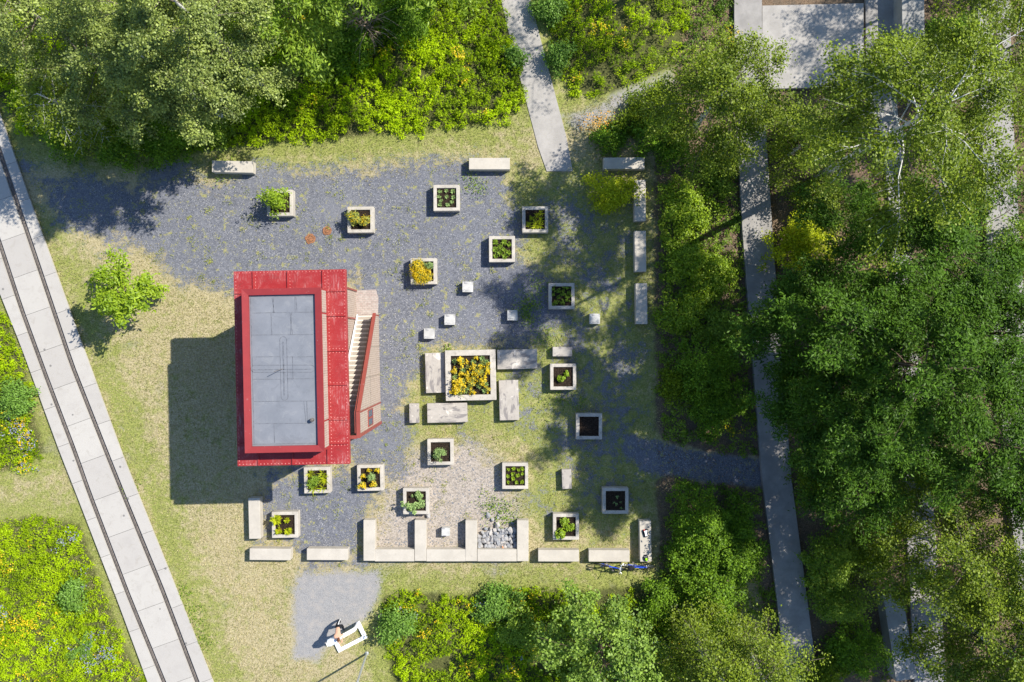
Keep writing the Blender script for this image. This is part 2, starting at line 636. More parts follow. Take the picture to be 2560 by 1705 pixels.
MEADOW = {
    'top': [(-100, -120), (1255, -120), (1262, 20), (1300, 170), (1312, 260), (1270, 300), (1150, 318), (1000, 330), (860, 345), (700, 352), (560, 362),
            (430, 385), (200, 372), (60, 330), (-10, 240), (-120, 150)],
    'topright': [(1352, -120), (1360, 20), (1400, 180), (1425, 245), (1520, 232), (1600, 200), (1690, 160), (1722, 60), (1735, -120)],
    'left': [(-140, 700), (-60, 740), (20, 800), (60, 900), (80, 1000), (105, 1130), (60, 1165), (-10, 1180), (-140, 1180)],
    'bottomleft': [(-160, 1330), (0, 1305), (90, 1290), (200, 1310), (220, 1380), (250, 1460), (290, 1560), (330, 1650), (370, 1740), (390, 1840), (-160, 1840)],
    'bottom': [(955, 1490), (1010, 1480), (1130, 1490), (1220, 1475), (1330, 1470), (1440, 1475), (1600, 1470), (1680, 1500), (1720, 1840), (930, 1840), (985, 1700), (960, 1580)],
}


def field(U, V, key, w):
    return np.clip(0.5 + poly_sd(U, V, POLY[key]) / (2 * w), 0, 1)


def meadow_field(U, V, w=30):
    r = np.zeros(np.shape(U))
    for k in MEADOW:
        r = np.maximum(r, np.clip(0.5 + poly_sd(U, V, MEADOW[k]) / (2 * w), 0, 1))
    return r


def build_ground():
    xs = np.concatenate([np.linspace(-600, -60, 10), np.linspace(-48, -34, 10), np.arange(-33, 33.01, 0.22), np.linspace(34, 48, 10), np.linspace(60, 600, 10)])
    ys = np.concatenate([np.linspace(-600, -60, 10), np.linspace(-40, -25, 10), np.arange(-24, 24.01, 0.22), np.linspace(25, 40, 10), np.linspace(60, 600, 10)])
    nx, ny = len(xs), len(ys)
    X, Y = np.meshgrid(xs, ys)
    Z = (fbm(X, Y, 0.35, 5) - 0.5) * 0.05 * (np.abs(X) < 60)
    V = np.stack([X, Y, Z - 0.02], axis=-1).reshape(-1, 3)
    me = bpy.data.meshes.new("ground")
    me.vertices.add(nx * ny)
    me.vertices.foreach_set("co", V.reshape(-1).astype(np.float32))
    i, j = np.meshgrid(np.arange(nx - 1), np.arange(ny - 1))
    a = (j * nx + i).reshape(-1)
    F = np.stack([a, a + 1, a + nx + 1, a + nx], axis=1).astype(np.int32)
    me.loops.add(F.size)
    me.loops.foreach_set("vertex_index", F.reshape(-1))
    me.polygons.add(len(F))
    me.polygons.foreach_set("loop_start", np.arange(0, F.size, 4, dtype=np.int32))
    me.update(calc_edges=True)
    U = (V[:, 0] * PPM + 1280)
    W = (852.5 - V[:, 1] * PPM)
    g = field(U, W, 'gravel', 60) * (1 - 0.33 * np.clip((430 - U) / 220, 0, 1))
    g = np.maximum(g, field(U, W, 'mixed', 90) * 0.45)
    g = np.maximum(g, field(U, W, 'bluepath', 22))
    g = np.maximum(g, field(U, W, 'patch', 40) * 0.6)
    peb = field(U, W, 'pebble', 75)
    lit = field(U, W, 'litter', 30) * (1 - field(U, W, 'bluepath', 25))
    pad = np.maximum(field(U, W, 'pad', 24), field(U, W, 'dirt_path', 30) * 0.75)
    mead = meadow_field(U, W, 35)
    # greener lawn near the track path and by the meadow edges
    md = np.maximum.reduce([poly_sd(U, W, MEADOW[k]) for k in MEADOW])
    green = np.clip(0.75 + md / 160.0, 0, 1) * 0.6
    green = np.maximum(green, field(U, W, 'mixed', 60) * 0.42)
    green = np.maximum(green, np.clip(1 - np.abs(poly_sd(U, W, [(60, 560), (130, 560), (560, 1705), (470, 1705)])) / 90, 0, 1) * 0.35)
    for nm, ch in (("zone_a", (g, peb, lit)), ("zone_b", (pad, mead, green))):
        at = me.attributes.new(nm, 'FLOAT_COLOR', 'POINT')
        arr = np.ones((len(V), 4), dtype=np.float32)
        for k in range(3):
            arr[:, k] = ch[k]
        at.data.foreach_set("color", arr.reshape(-1))
    t = NT("ground_cover")
    p = t.pos()
    za = t.sep(t.attr("zone_a").outputs["Color"])
    zb = t.sep(t.attr("zone_b").outputs["Color"])
    nL = t.noise(p, 0.45, 6, 0.62, 0.3)
    nM = t.noise(p, 2.2, 6, 0.68)
    nF = t.noise(p, 11.0, 5, 0.75)
    nX = t.noise(p, 34.0, 3, 0.7)
    # dry grass
    dry = t.mix(t.ramp(nF, 0.3, 0.7), (0.23, 0.195, 0.095), (0.49, 0.42, 0.26))
    grn = t.mix(t.ramp(nF, 0.3, 0.7), (0.135, 0.165, 0.035), (0.33, 0.34, 0.10))
    gsum = t.math('ADD', t.math('MULTIPLY', nM, 0.75), t.math('ADD', t.math('MULTIPLY', nL, 0.5), t.math('MULTIPLY', zb[2], 0.55)))
    grass = t.mix(t.ramp(gsum, 0.60, 0.84), dry, grn)
    grass = t.mix(t.math('MULTIPLY', t.ramp(nX, 0.56, 0.75), 0.6), grass, (0.115, 0.10, 0.06))
    grass = t.mix(t.math('MULTIPLY', t.ramp(nL, 0.60, 0.75), 0.55), grass, (0.30, 0.265, 0.225))
    # blue grey chippings
    v1 = t.voro(p, 17.0)
    v2 = t.voro(p, 41.0)
    vr = t.sep(v1.outputs["Color"])
    v2r = t.sep(v2.outputs["Color"])
    gr = t.mix(vr[0], (0.062, 0.068, 0.086), (0.165, 0.173, 0.202))
    gr = t.mix(t.math('MULTIPLY', v2r[1], 0.55), gr, (0.205, 0.205, 0.22))
    gr = t.mix(t.ramp(v2r[2], 0.955, 0.975), gr, (0.46, 0.45, 0.44))
    gr = t.mix(t.math('MULTIPLY', t.ramp(nL, 0.45, 0.7), 0.35), gr, (0.21, 0.215, 0.24))
    # beige pebbles
    pb = t.mix(vr[0], (0.19, 0.165, 0.140), (0.46, 0.40, 0.34))
    pb = t.mix(t.math('MULTIPLY', v2r[1], 0.5), pb, (0.40, 0.35, 0.30))
    pb = t.mix(t.ramp(vr[2], 0.9, 0.93), pb, (0.16, 0.17, 0.19))
    # leaf litter
    lt = t.mix(v2r[0], (0.065, 0.045, 0.030), (0.27, 0.19, 0.125))
    lt = t.mix(t.ramp(nM, 0.4, 0.7), lt, (0.115, 0.095, 0.07))
    # fine grey pad
    pd = t.mix(v2r[0], (0.20, 0.198, 0.20), (0.33, 0.32, 0.31))
    pd = t.mix(t.ramp(nM, 0.45, 0.7), pd, (0.33, 0.305, 0.28))
    soil = t.mix(t.ramp(nF, 0.35, 0.7), (0.055, 0.060, 0.022), (0.13, 0.135, 0.045))
    nmix = t.math('ADD', t.math('MULTIPLY', nL, 0.45), t.math('ADD', t.math('MULTIPLY', nM, 0.45), t.math('MULTIPLY', nF, 0.35)))   # mean ~0.62

    def thr(z, amt=1.5, w=0.13):
        q = t.math('ADD', z, t.math('MULTIPLY', t.math('SUBTRACT', nmix, 0.625), amt))
        return t.ramp(q, 0.5 - w, 0.5 + w)
    col = t.mix(thr(za[1], 2.4, 0.22), grass, pb)
    col = t.mix(thr(za[0], 3.0, 0.16), col, gr)
    col = t.mix(thr(za[2], 1.4), col, lt)
    col = t.mix(thr(zb[0], 2.0, 0.25), col, pd)
    col = t.mix(thr(zb[1], 1.0), col, soil)
    # little tufts growing through the chippings
    tf = t.noise(p, 2.3, 5, 0.78, 0.2)
    tm = t.math('MULTIPLY', t.ramp(tf, 0.555, 0.63), t.math('MULTIPLY', t.ramp(za[0], 0.3, 0.6), 0.75))
    col = t.mix(tm, col, t.mix(t.ramp(nF, 0.35, 0.65), (0.22, 0.25, 0.06), (0.40, 0.34, 0.15)))
    hgt = t.math('ADD', t.math('MULTIPLY', v1.outputs["Distance"], -0.8), t.math('MULTIPLY', nX, 0.8))
    m = t.principled(col, 0.95, t.bump(hgt, 0.35, 0.03), 0.12)
    o = link_mesh("ground", me, m)
    tag(o, kind="structure")


build_ground()


# ------------------------------------------------------------------ paths, walkways
def poly_slab(name, left, right, z0, z1, mat, kind="structure", joints=None):
    """strip between two photo polylines (same number of points); z1 is the top height"""
    bm = bmesh.new()
    L = [P(*q, z1) for q in left]
    Rr = [P(*q, z1) for q in right]
    pts = L + Rr[::-1]
    add_prism(bm, [(q.x, q.y) for q in pts], z0, z1)
    o = bm_obj(name, bm, mat)
    if kind:
        tag(o, kind=kind)
    return o


def strip_points(left, right, n):
    """resample both polylines to n+1 stations"""
    def rs(pl):
        pl = [Vector(q) for q in pl]
        d = [0]
        for i in range(1, len(pl)):
            d.append(d[-1] + (pl[i] - pl[i - 1]).length)
        r = []
        for k in range(n + 1):
            t_ = d[-1] * k / n
            i = 1
            while i < len(pl) - 1 and d[i] < t_:
                i += 1
            f = (t_ - d[i - 1]) / (d[i] - d[i - 1])
            r.append(pl[i - 1].lerp(pl[i], f))
        return r
    return rs(left), rs(right)


def m_track():
    t = NT("track_concrete")
    p = t.pos()
    a = t.attr("tint").outputs["Fac"]
    n1 = t.noise(p, 1.2, 5, 0.6)
    n2 = t.noise(p, 8, 5, 0.7)
    col = t.mix(a, (0.385, 0.36, 0.33), (0.45, 0.425, 0.385))
    col = t.mix(t.math('MULTIPLY', t.ramp(n1, 0.45, 0.75), 0.4), col, (0.35, 0.325, 0.30))
    col = t.mix(t.math('MULTIPLY', t.ramp(n2, 0.55, 0.75), 0.3), col, (0.31, 0.295, 0.28))
    n4 = t.noise(p, 3.0, 6, 0.7, 0.8)
    col = t.mix(t.math('MULTIPLY', t.ramp(n4, 0.53, 0.68), 0.35), col, (0.30, 0.27, 0.23))
    v = t.voro(p, 0.95)
    col = t.mix(t.ramp(v.outputs["Distance"], 0.075, 0.05), col, (0.20, 0.19, 0.18))
    return t.principled(col, 0.85, None, 0.2)


TR = {'le': [(-150, 330), (0, 727), (54, 861), (152, 1129), (192, 1230), (297, 1502), (372, 1705), (440, 1890)],
      'gl': [(-78, 392), (0, 604), (54, 768), (119, 946), (191, 1135), (222, 1224), (323, 1488), (412, 1705), (486, 1890)],
      'gr': [(-72, 170), (0, 373), (65, 566), (181, 910), (270, 1136), (306, 1226), (406, 1470), (495, 1705), (566, 1890)],
      're': [(-110, -30), (0, 279), (100, 563), (200, 840), (308, 1136), (420, 1415), (535, 1705), (610, 1890)]}


def build_track():
    rng = np.random.default_rng(3)
    n = 60
    # follow lines as functions of y
    def xat(key, y):
        pl = TR[key]
        return float(np.interp(y, [q[1] for q in pl], [q[0] for q in pl]))
    verts, tint = [], []
    z = 0.05
    hw = 7.0       # half width of the rail channel in photo pixels

    def lerp_edge(key, y, off):
        return (xat(key, y) + off, y)
    strips = [('le', 0, 'gl', -hw), ('gl', hw, 'gr', -hw), ('gr', hw, 're', 0)]
    for si, (a, ao, b, bo) in enumerate(strips):
        y0 = -40.0 + [38, 0, 20][si]
        step = 92.3
        k = 0
        while y0 + k * step < 1870:
            ya, yb = y0 + k * step + 0.35, y0 + (k + 1) * step - 0.35
            k += 1
            tv = rng.uniform(0.1, 1.0)
            # joints run square to the path: right end sits higher in the photo
            for sub in range(2):
                yy0 = ya + (yb - ya) * sub / 2
                yy1 = ya + (yb - ya) * (sub + 1) / 2

                def pt(key, off, y, other):
                    x = xat(key, y) + off
                    return x, y
                # skewed so the joint is perpendicular (slope -0.36)
                xm0 = xat('gl', yy0)
                q = []
                for (key, off, y) in ((a, ao, yy0), (b, bo, yy0), (b, bo, yy1), (a, ao, yy1)):
                    x = xat(key, y) + off
                    dy = -(x - xat('gl', y)) * 0.36 / 1.13
                    y2 = y + dy
                    q.append(P(xat(key, y2) + off, y2, z))
                verts.append(q)
                tint.append(tv)
    V = np.array([[list(p_) for p_ in q] for q in verts])
    me = quads_mesh("track_slabs", V, np.array(tint), 4, True)
    o = link_mesh("track_path", me, m_track())
    mod = o.modifiers.new("thick", 'SOLIDIFY')
    mod.thickness = 0.12
    mod.offset = -1
    tag(o, kind="structure")
    # bed below the slabs (channel floor and joints)
    ys = np.linspace(-60, 1880, 50)
    bm = bmesh.new()
    pts = [P(xat('le', y) + 1.5, y, 0.0) for y in ys] + [P(xat('re', y) - 1.5, y, 0.0) for y in ys[::-1]]
    add_prism(bm, [(q.x, q.y) for q in pts], -0.1, -0.004)
    b = bm_obj("track_bed", bm, M['chan'])
    tag(b, kind="structure")
    for key, lab in (('gl', 'steel tram rail sunk in the slab path, the one nearer the meadow'), ('gr', 'steel tram rail sunk in the slab path, the one nearer the dry lawn')):
        bm = bmesh.new()
        pl = [P(xat(key, y) - 1.6, y, 0.0) for y in ys]
        for i in range(len(pl) - 1):
            d = (pl[i + 1] - pl[i])
            nn = Vector((-d.y, d.x, 0)).normalized()
        prof = [(-0.075, 0.0), (-0.075, 0.02), (-0.04, 0.035), (-0.04, 0.07), (0.04, 0.07), (0.04, 0.035), (0.075, 0.02), (0.075, 0.0)]
        rings = []
        for i in range(len(pl)):
            d = pl[min(i + 1, len(pl) - 1)] - pl[max(i - 1, 0)]
            nn = Vector((-d.y, d.x, 0)).normalized()
            rings.append([bm.verts.new(pl[i] + nn * px + Vector((0, 0, pz))) for px, pz in prof])
        for i in range(len(rings) - 1):
            for k in range(len(prof)):
                bm.faces.new((rings[i][k], rings[i][(k + 1) % len(prof)], rings[i + 1][(k + 1) % len(prof)], rings[i + 1][k]))
        r = bm_obj("steel_rail", bm, M['steel'])
        tag(r, lab, "rail", "rails in the slab path")


build_track()

# main walkway at the right
poly_slab("walkway", [(1836, -80), (1836, 60), (1843, 330), (1857, 585), (1880, 880), (1906, 1200), (1922, 1330), (1955, 1605), (1972, 1780)],
          [(1905, -80), (1905, 60), (1915, 330), (1932, 590), (1955, 890), (1979, 1200), (1996, 1330), (2034, 1620), (2052, 1780)], -0.1, 0.26, M['walk'])
poly_slab("terrace", [(1906, 14), (1906, 222)], [(2159, 8), (2159, 216)], -0.1, 0.24, M['grav_path'])
poly_slab("side_path", [(2163, -90), (2166, 220), (2200, 300), (2222, 500), (2250, 1000), (2276, 1500), (2292, 1780)],
          [(2232, -90), (2240, 220), (2246, 300), (2264, 500), (2312, 1000), (2352, 1500), (2372, 1780)], -0.1, 0.16, M['walk'])
poly_slab("outer_path", [(2440, -90), (2447, 60), (2455, 330), (2462, 520), (2490, 900), (2540, 1400), (2580, 1780)],
          [(2520, -90), (2526, 60), (2535, 330), (2545, 520), (2572, 900), (2620, 1400), (2660, 1780)], -0.1, 0.3, M['walk'])
poly_slab("concrete_path", [(1240, -80), (1253, 0), (1281, 122), (1345, 366), (1367, 428)],
          [(1310, -80), (1326, 0), (1358, 122), (1415, 338), (1432, 428)], -0.1, 0.03, M['grav_path'])

# tall concrete walls
o = poly_slab("concrete_wall", [(2254, -100), (2256, 60), (2262, 210)], [(2309, -100), (2311, 60), (2318, 210)], -0.1, 1.15, M['wallc'], None)
tag(o, "long pale concrete wall block rising beside the terrace at the birch crown", "wall")
o = poly_slab("concrete_wall", [(2209, 1493), (2241, 1703)], [(2258, 1497), (2291, 1696)], -0.1, 0.95, M['wallc'], None)
tag(o, "short concrete wall block standing along the shaded path under the yellowish birch", "wall")

# ------------------------------------------------------------------ benches and blocks
bench_me = {}


def block(name, dims, u, v, rot, label, cat, group, mat, bevel=0.018):
    key = (name, tuple(dims), mat.name)
    if key not in bench_me:
        bm = bmesh.new()
        add_box(bm, (0, 0, dims[2] / 2), dims, 0, bevel)
        bmesh.ops.recalc_face_normals(bm, faces=bm.faces[:])
        me = bpy.data.meshes.new(name)
        bm.to_mesh(me)
        bm.free()
        me.materials.append(mat)
        bench_me[key] = me
    o = bpy.data.objects.new(name, bench_me[key])
    COL.objects.link(o)
    q = P(u, v, dims[2])
    o.location = (q.x, q.y, 0)
    o.rotation_euler = (0, 0, R(-rot))
    tag(o, label, cat, group)
    return o


BH = 0.53
GB = "concrete block benches round the square"
for (u, v, rot, lab) in [
    (581, 416.5, 1.2, "pale concrete bench alone at the dry grass edge near the big birches"),
    (1223.5, 409, 0, "pale concrete bench on the grass edge just left of the concrete path end"),
    (1560, 408, -0.3, "pale concrete bench dappled with shade above the yellow-green bush"),
    (1600, 501, 89.4, "pale concrete bench partly overhung by the yellow-green bush"),
    (1601, 628, 89.4, "shaded concrete bench, middle one of the three in line with the yellow-green bush"),
    (1604, 759, 89.4, "shaded concrete bench, lowest of the three in line below the yellow-green bush"),
    (1614, 1353, 89.0, "concrete bench carrying the bag and the bicycle helmet"),
    (1523, 1390, 0.3, "concrete bench with the blue bicycle leaning on its side"),
    (1396.5, 1389.5, 0.2, "concrete bench between the stone pile enclosure and the bench of the bicycle"),
    (675, 1386, 0.6, "concrete bench with a chipped corner below the planter of four yellow plants"),
    (818, 1386, 0.3, "concrete bench lying between the chipped bench and the comb-shaped row"),
    (636, 1296, 88.7, "upright-lying concrete bench at the tip of the building shadow"),
]:
    block("concrete_bench", (2.24, 0.63, BH), u, v, rot, lab, "bench", GB, M['concrete'])
GC = "concrete blocks of the comb-shaped seating row"
for (u, v, lab) in [
    (923, 1351, "leftmost concrete crossbar of the comb-shaped seating row"),
    (1051, 1351.5, "second concrete crossbar of the comb-shaped row, left of the small cube"),
    (1178, 1352, "concrete crossbar between the small cube and the stone pile"),
    (1307, 1352, "concrete crossbar on the right flank of the stone pile"),
]:
    block("concrete_bench", (2.24, 0.63, BH), u, v, 90, lab, "bench", GC, M['concrete'])
for (u, lab) in [(986.5, "concrete back block closing the empty left bay of the comb-shaped row"),
                 (1115, "concrete back block closing the bay that holds the small cube"),
                 (1242.5, "concrete back block closing the bay filled with broken stones")]:
    block("concrete_block", (2.16, 0.66, BH - 0.012), u, 1388.5, 0, lab, "bench", GC, M['concrete'])
for (u, v, rot, lab) in [
    (1406, 879, 0, "narrow stone slab with two small holes above a planter of leafy green"),
    (1035, 1033, 89, "narrow upright-lying stone slab with two small holes left of the large slabs"),
    (1417, 1198, 88, "narrow stone slab lying alone in the tree shade"),
]:
    block("stone_slab", (1.07, 0.52, 0.38), u, v, rot, lab, "slab", "narrow stone slabs", M['slab'])
for (u, v, rot, lab) in [
    (1088, 932, 88.3, "long weathered stone slab pushed under the left side of the big planter"),
    (1293, 898, -1.2, "long weathered stone slab with grey streaks right of the big planter's top corner"),
    (1272.5, 1000.5, 88.5, "long weathered stone slab with a pointed grey stain right of the big planter"),
    (1118, 1032, -1.2, "long weathered stone slab with an arched stain below the big planter"),
]:
    block("stone_slab", (2.2, 1.07, 0.40), u, v, rot, lab, "slab", "large stone slabs round the big planter", M['slab'])
for (u, v, d, lab) in [
    (1169, 717, 0.58, "pale stone cube nearest the planter of yellow flowers"),
    (1124, 799, 0.58, "pale stone cube, middle of the three in a slanting row"),
    (1072.5, 834, 0.57, "pale stone cube, lowest of the slanting row above the large slabs"),
    (1281, 788, 0.57, "grey stone cube beside green weeds on the chippings"),
    (1487, 797, 0.57, "grey stone cube in the dappled shade near the shaded benches"),
    (1114, 1330, 0.45, "small stone cube with a dark dot inside the comb-shaped row"),
]:
    block("stone_cube", (d, d, 0.40), u, v, 0.8, lab, "cube", "stone cubes on the square", M['stone_cube'])

# ------------------------------------------------------------------ planters
planter_protos = {}


def make_planter(name, W, rim, h, label, group):
    root = empty(name)
    bm = bmesh.new()
    a, b = W / 2, W / 2 - rim
    oz = [(-a, -a), (a, -a), (a, a), (-a, a)]
    iz = [(-b, -b), (b, -b), (b, b), (-b, b)]
    o0 = [bm.verts.new((x, y, 0)) for x, y in oz]
    o1 = [bm.verts.new((x, y, h)) for x, y in oz]
    i1 = [bm.verts.new((x, y, h)) for x, y in iz]
    i0 = [bm.verts.new((x, y, 0.05)) for x, y in iz]
    for k in range(4):
        j = (k + 1) % 4
        bm.faces.new((o0[k], o0[j], o1[j], o1[k]))
        bm.faces.new((o1[k], o1[j], i1[j], i1[k]))
        bm.faces.new((i1[k], i1[j], i0[j], i0[k]))
    bm.faces.new(i0)
    ed = [e for e in bm.edges if all(abs(v.co.z - h) < 1e-6 for v in e.verts) or (abs(e.verts[0].co.x - e.verts[1].co.x) < 1e-6 and abs(e.verts[0].co.y - e.verts[1].co.y) < 1e-6 and abs(abs(e.verts[0].co.x) - a) < 1e-6)]
    bmesh.ops.bevel(bm, geom=ed, offset=0.02, segments=2, profile=0.6, affect='EDGES')
    bm_obj("planter_box", bm, M['planter'], root)
    # soil, lumpy
    rng = np.random.default_rng(int(W * 100))
    n = 22
    xs = np.linspace(-b + 0.003, b - 0.003, n)
    bm = bmesh.new()
    g = [[bm.verts.new((x, y, h - 0.11 + rng.uniform(-0.02, 0.02))) for x in xs] for y in xs]
    for i in range(n - 1):
        for j in range(n - 1):
            bm.faces.new((g[i][j], g[i][j + 1], g[i + 1][j + 1], g[i + 1][j]))
    bm_obj("soil", bm, M['soil'], root)
    tag(root, label, "planter", group)
    return root


GP = "square concrete planters on the square"
PLANTERS = [
    ('bush', 699.5, 507, -0.5, "square concrete planter half covered by a round glossy bush"),
    ('sedum', 901, 549, -0.5, "square concrete planter overflowing with two bushy yellowing clumps"),
    ('grey', 1116, 494.5, -0.3, "square concrete planter with spaced rosettes of grey-green seedlings"),
    ('blade', 1338, 548.5, -0.3, "square concrete planter with arching grass-like blades"),
    ('tobacco', 1255, 622.5, -0.3, "square concrete planter full of pointed dark green rosettes"),
    ('yellow', 1059, 678, -0.5, "square concrete planter packed with bright yellow flowers"),
    ('dozen', 1404, 740, -0.3, "half shaded concrete planter with a dozen round green tufts"),
    ('sprig', 1408, 942, -0.3, "square concrete planter with one pale leafy sprig below the narrow slab"),
    ('none', 1473, 1066, 0.2, "empty concrete planter with bare dark soil"),
    ('herb', 1101, 1130, -0.8, "square concrete planter with one feathery blue-green herb above the pebbles"),
    ('seedling', 1288, 1190, 0, "square concrete planter with rows of light green seedlings by the shade edge"),
    ('dim', 1539, 1252, 0, "shaded concrete planter with a few thin faint shoots"),
    ('parsley', 1415, 1317, 0, "square concrete planter with a curly bright green herb above the bench row"),
    ('iris', 792.5, 1200.5, -1.2, "square concrete planter with dense green mound and long blades by the red building"),
    ('mix', 925.5, 1194.5, -1.2, "square concrete planter with yellow and green mixed flowers below the stairs"),
    ('nasturtium', 1040, 1253, -0.3, "square concrete planter with round pale green leaves at the pebble corner"),
    ('fern', 712, 1312, -0.8, "square concrete planter with four yellow-green plants by the upright-lying bench"),
]
PH = 0.52
proto = None
PL_AT = {}
for i, (kind, u, v, rot, lab) in enumerate(PLANTERS):
    if proto is None:
        proto = make_planter("concrete_planter", 1.43, 0.18, PH, lab, GP)
        o = proto
    else:
        o = dup(proto)
    q = P(u, v, PH)
    o.location = (q.x, q.y, 0)
    o.rotation_euler = (0, 0, R(-rot))
    o["label"] = lab
    PL_AT[kind] = (q.x, q.y, PH - 0.11)
big = make_planter("concrete_planter", 2.76, 0.31, 0.72, "big square concrete planter with yellow flowers and grey-green tufts among stone slabs", None)
q = P(1176.5, 938, 0.72)
big.location = (q.x, q.y, 0)
big.rotation_euler = (0, 0, R(1.2))
PL_AT['big'] = (q.x, q.y, 0.61)


# ------------------------------------------------------------------ small plants in the planters
def rosette(rng, n, rad, L, W, h, lift=0.5):
    """leaves radiating from a point"""
    a = rng.uniform(0, 2 * math.pi, n)
    el = rng.uniform(0.15, 1.25, n) * lift
    d = np.stack([np.cos(a) * np.cos(el), np.sin(a) * np.cos(el), np.sin(el)], axis=1)
    l = L * rng.uniform(0.6, 1.1, (n, 1))
    base = d * rad * 0.15 + np.array([0, 0, 1]) * rng.uniform(0, h, (n, 1))
    up = np.array([0, 0, 1.0])
    sd = norm(np.cross(d, up))
    w = W * rng.uniform(0.7, 1.2, (n, 1))
    tip = base + d * l - up * l * 0.12
    mid = base + d * l * 0.5 + up * l * 0.05
    return np.stack([base, mid + sd * w * 0.5, tip, mid - sd * w * 0.5], axis=1)


def mound(rng, n, R0, h, L, W, k=9):
    """bushy mound made of k sub-clumps"""
    cs = rng.normal(size=(k, 3)) * np.array([R0 * 0.5, R0 * 0.5, h * 0.22]) + np.array([0, 0, h * 0.6])
    cs[:, 2] = np.clip(cs[:, 2], h * 0.15, h)
    c_ = cs[rng.integers(0, k, n)] + rng.normal(size=(n, 3)) * np.array([R0 * 0.24, R0 * 0.24, h * 0.16])
    c_[:, 2] = np.abs(c_[:, 2])
    out = norm(c_ - np.array([0, 0, h * 0.25]))
    return leaves(rng, c_, L, W, 0.7, out=out, outw=0.6)


def plant_mesh(name, V, rng, bias=0.0):
    zz = V[:, :, 2].mean(axis=1)
    zt = (zz - zz.min()) / max(1e-6, zz.max() - zz.min())
    return quads_mesh(name, V, rng.uniform(0.1, 0.9, len(V)) * 0.75 + 0.2 * zt + bias)


_pm = {}


def plant(kind, x, y, z, sc, name, label, cat, group=None, spec=None, seed=0):
    """one plant thing: a foliage part (and a blossom part)"""
    key = (kind, seed)
    if key not in _pm:
        rng = np.random.default_rng(seed * 7 + len(kind) * 131 + ord(kind[0]))
        fl = None
        if kind == 'rosette':
            f = (plant_mesh("foliage", rosette(rng, 34, 0.1, 0.19, 0.062, 0.10, 0.8), rng), M['l_ash'])
        elif kind == 'greyrosette':
            f = (plant_mesh("foliage", rosette(rng, 26, 0.1, 0.14, 0.05, 0.06, 0.7), rng), M['l_sage'])
        elif kind == 'tuft':
            f = (plant_mesh("foliage", mound(rng, 90, 0.10, 0.14, 0.07, 0.035, 5), rng), M['l_ash'])
        elif kind == 'seedling':
            f = (plant_mesh("foliage", rosette(rng, 30, 0.1, 0.13, 0.045, 0.10, 0.9), rng, 0.1), M['l_walnut'])
        elif kind == 'blade':
            f = (plant_mesh("foliage", rosette(rng, 26, 0.05, 0.40, 0.035, 0.05, 0.9), rng, 0.1), M['l_lime'])
        elif kind == 'bush':
            f = (plant_mesh("foliage", mound(rng, 1500, 0.42, 1.0, 0.09, 0.05, 26), rng), M['l_walnut'])
        elif kind == 'sedum':
            f = (plant_mesh("foliage", mound(rng, 900, 0.29, 0.55, 0.09, 0.045, 16), rng), M['l_weed'])
            fl = (plant_mesh("blossom", mound(rng, 130, 0.27, 0.66, 0.06, 0.05, 14), rng), M['l_yellow'])
        elif kind == 'flowers':
            f = (plant_mesh("foliage", mound(rng, 420, 0.32, 0.34, 0.08, 0.04, 12), rng), M['l_weed'])
            fl = (plant_mesh("blossom", mound(rng, 620, 0.33, 0.42, 0.06, 0.055, 18), rng), M['l_yellow'])
        elif kind == 'herb':
            f = (plant_mesh("foliage", mound(rng, 700, 0.24, 0.55, 0.07, 0.03, 14), rng), M['l_sage'])
        elif kind == 'curly':
            f = (plant_mesh("foliage", mound(rng, 420, 0.20, 0.34, 0.10, 0.075, 10), rng), M['l_walnut'])
        elif kind == 'mound':
            f = (plant_mesh("foliage", mound(rng, 600, 0.22, 0.40, 0.08, 0.04, 12), rng), M['l_ash'])
        elif kind == 'fern':
            f = (plant_mesh("foliage", rosette(rng, 70, 0.12, 0.30, 0.07, 0.28, 0.8), rng, 0.15), M['l_lime'])
            fl = (plant_mesh("blossom", mound(rng, 14, 0.12, 0.36, 0.07, 0.06, 4), rng), M['l_orange'])
        elif kind == 'nasturtium':
            f = (plant_mesh("foliage", mound(rng, 260, 0.26, 0.32, 0.10, 0.095, 14), rng, 0.1), M['l_sage'])
        elif kind == 'lavender':
            f = (plant_mesh("foliage", rosette(rng, 60, 0.1, 0.15, 0.03, 0.12, 1.0), rng), M['l_sage'])
        elif kind == 'yellowclump':
            f = (plant_mesh("foliage", mound(rng, 120, 0.18, 0.30, 0.09, 0.03, 8), rng), M['l_weed'])
            fl = (plant_mesh("blossom", mound(rng, 120, 0.19, 0.36, 0.065, 0.06, 9), rng), M['l_yellow'])
        elif kind == 'shoot':
            f = (plant_mesh("foliage", rosette(rng, 9, 0.03, 0.15, 0.03, 0.03, 0.8), rng), M['l_sage'])
        _pm[key] = (f, fl)
        first = True
        for w in (f, fl):
            if w:
                w[0].materials.append(w[1])
    f, fl = _pm[key]
    root = empty(name, (x, y, z), seed * 1.3 + x * 7)
    root.scale = (sc, sc, sc)
    fo = bpy.data.objects.new("foliage", f[0])
    COL.objects.link(fo)
    fo.parent = root
    if fl:
        bo = bpy.data.objects.new("blossom", fl[0])
        COL.objects.link(bo)
        bo.parent = root
    tag(root, label, cat, group)
    return root


rnd = random.Random(11)


def grid_plants(key, kind, pts, sc, name, label, cat, group):
    x0, y0, z0 = PL_AT[key]
    for k, (px, py) in enumerate(pts):
        plant(kind, x0 + px, y0 + py, z0, sc * rnd.uniform(0.85, 1.15), name, label, cat, group, seed=k % 3)


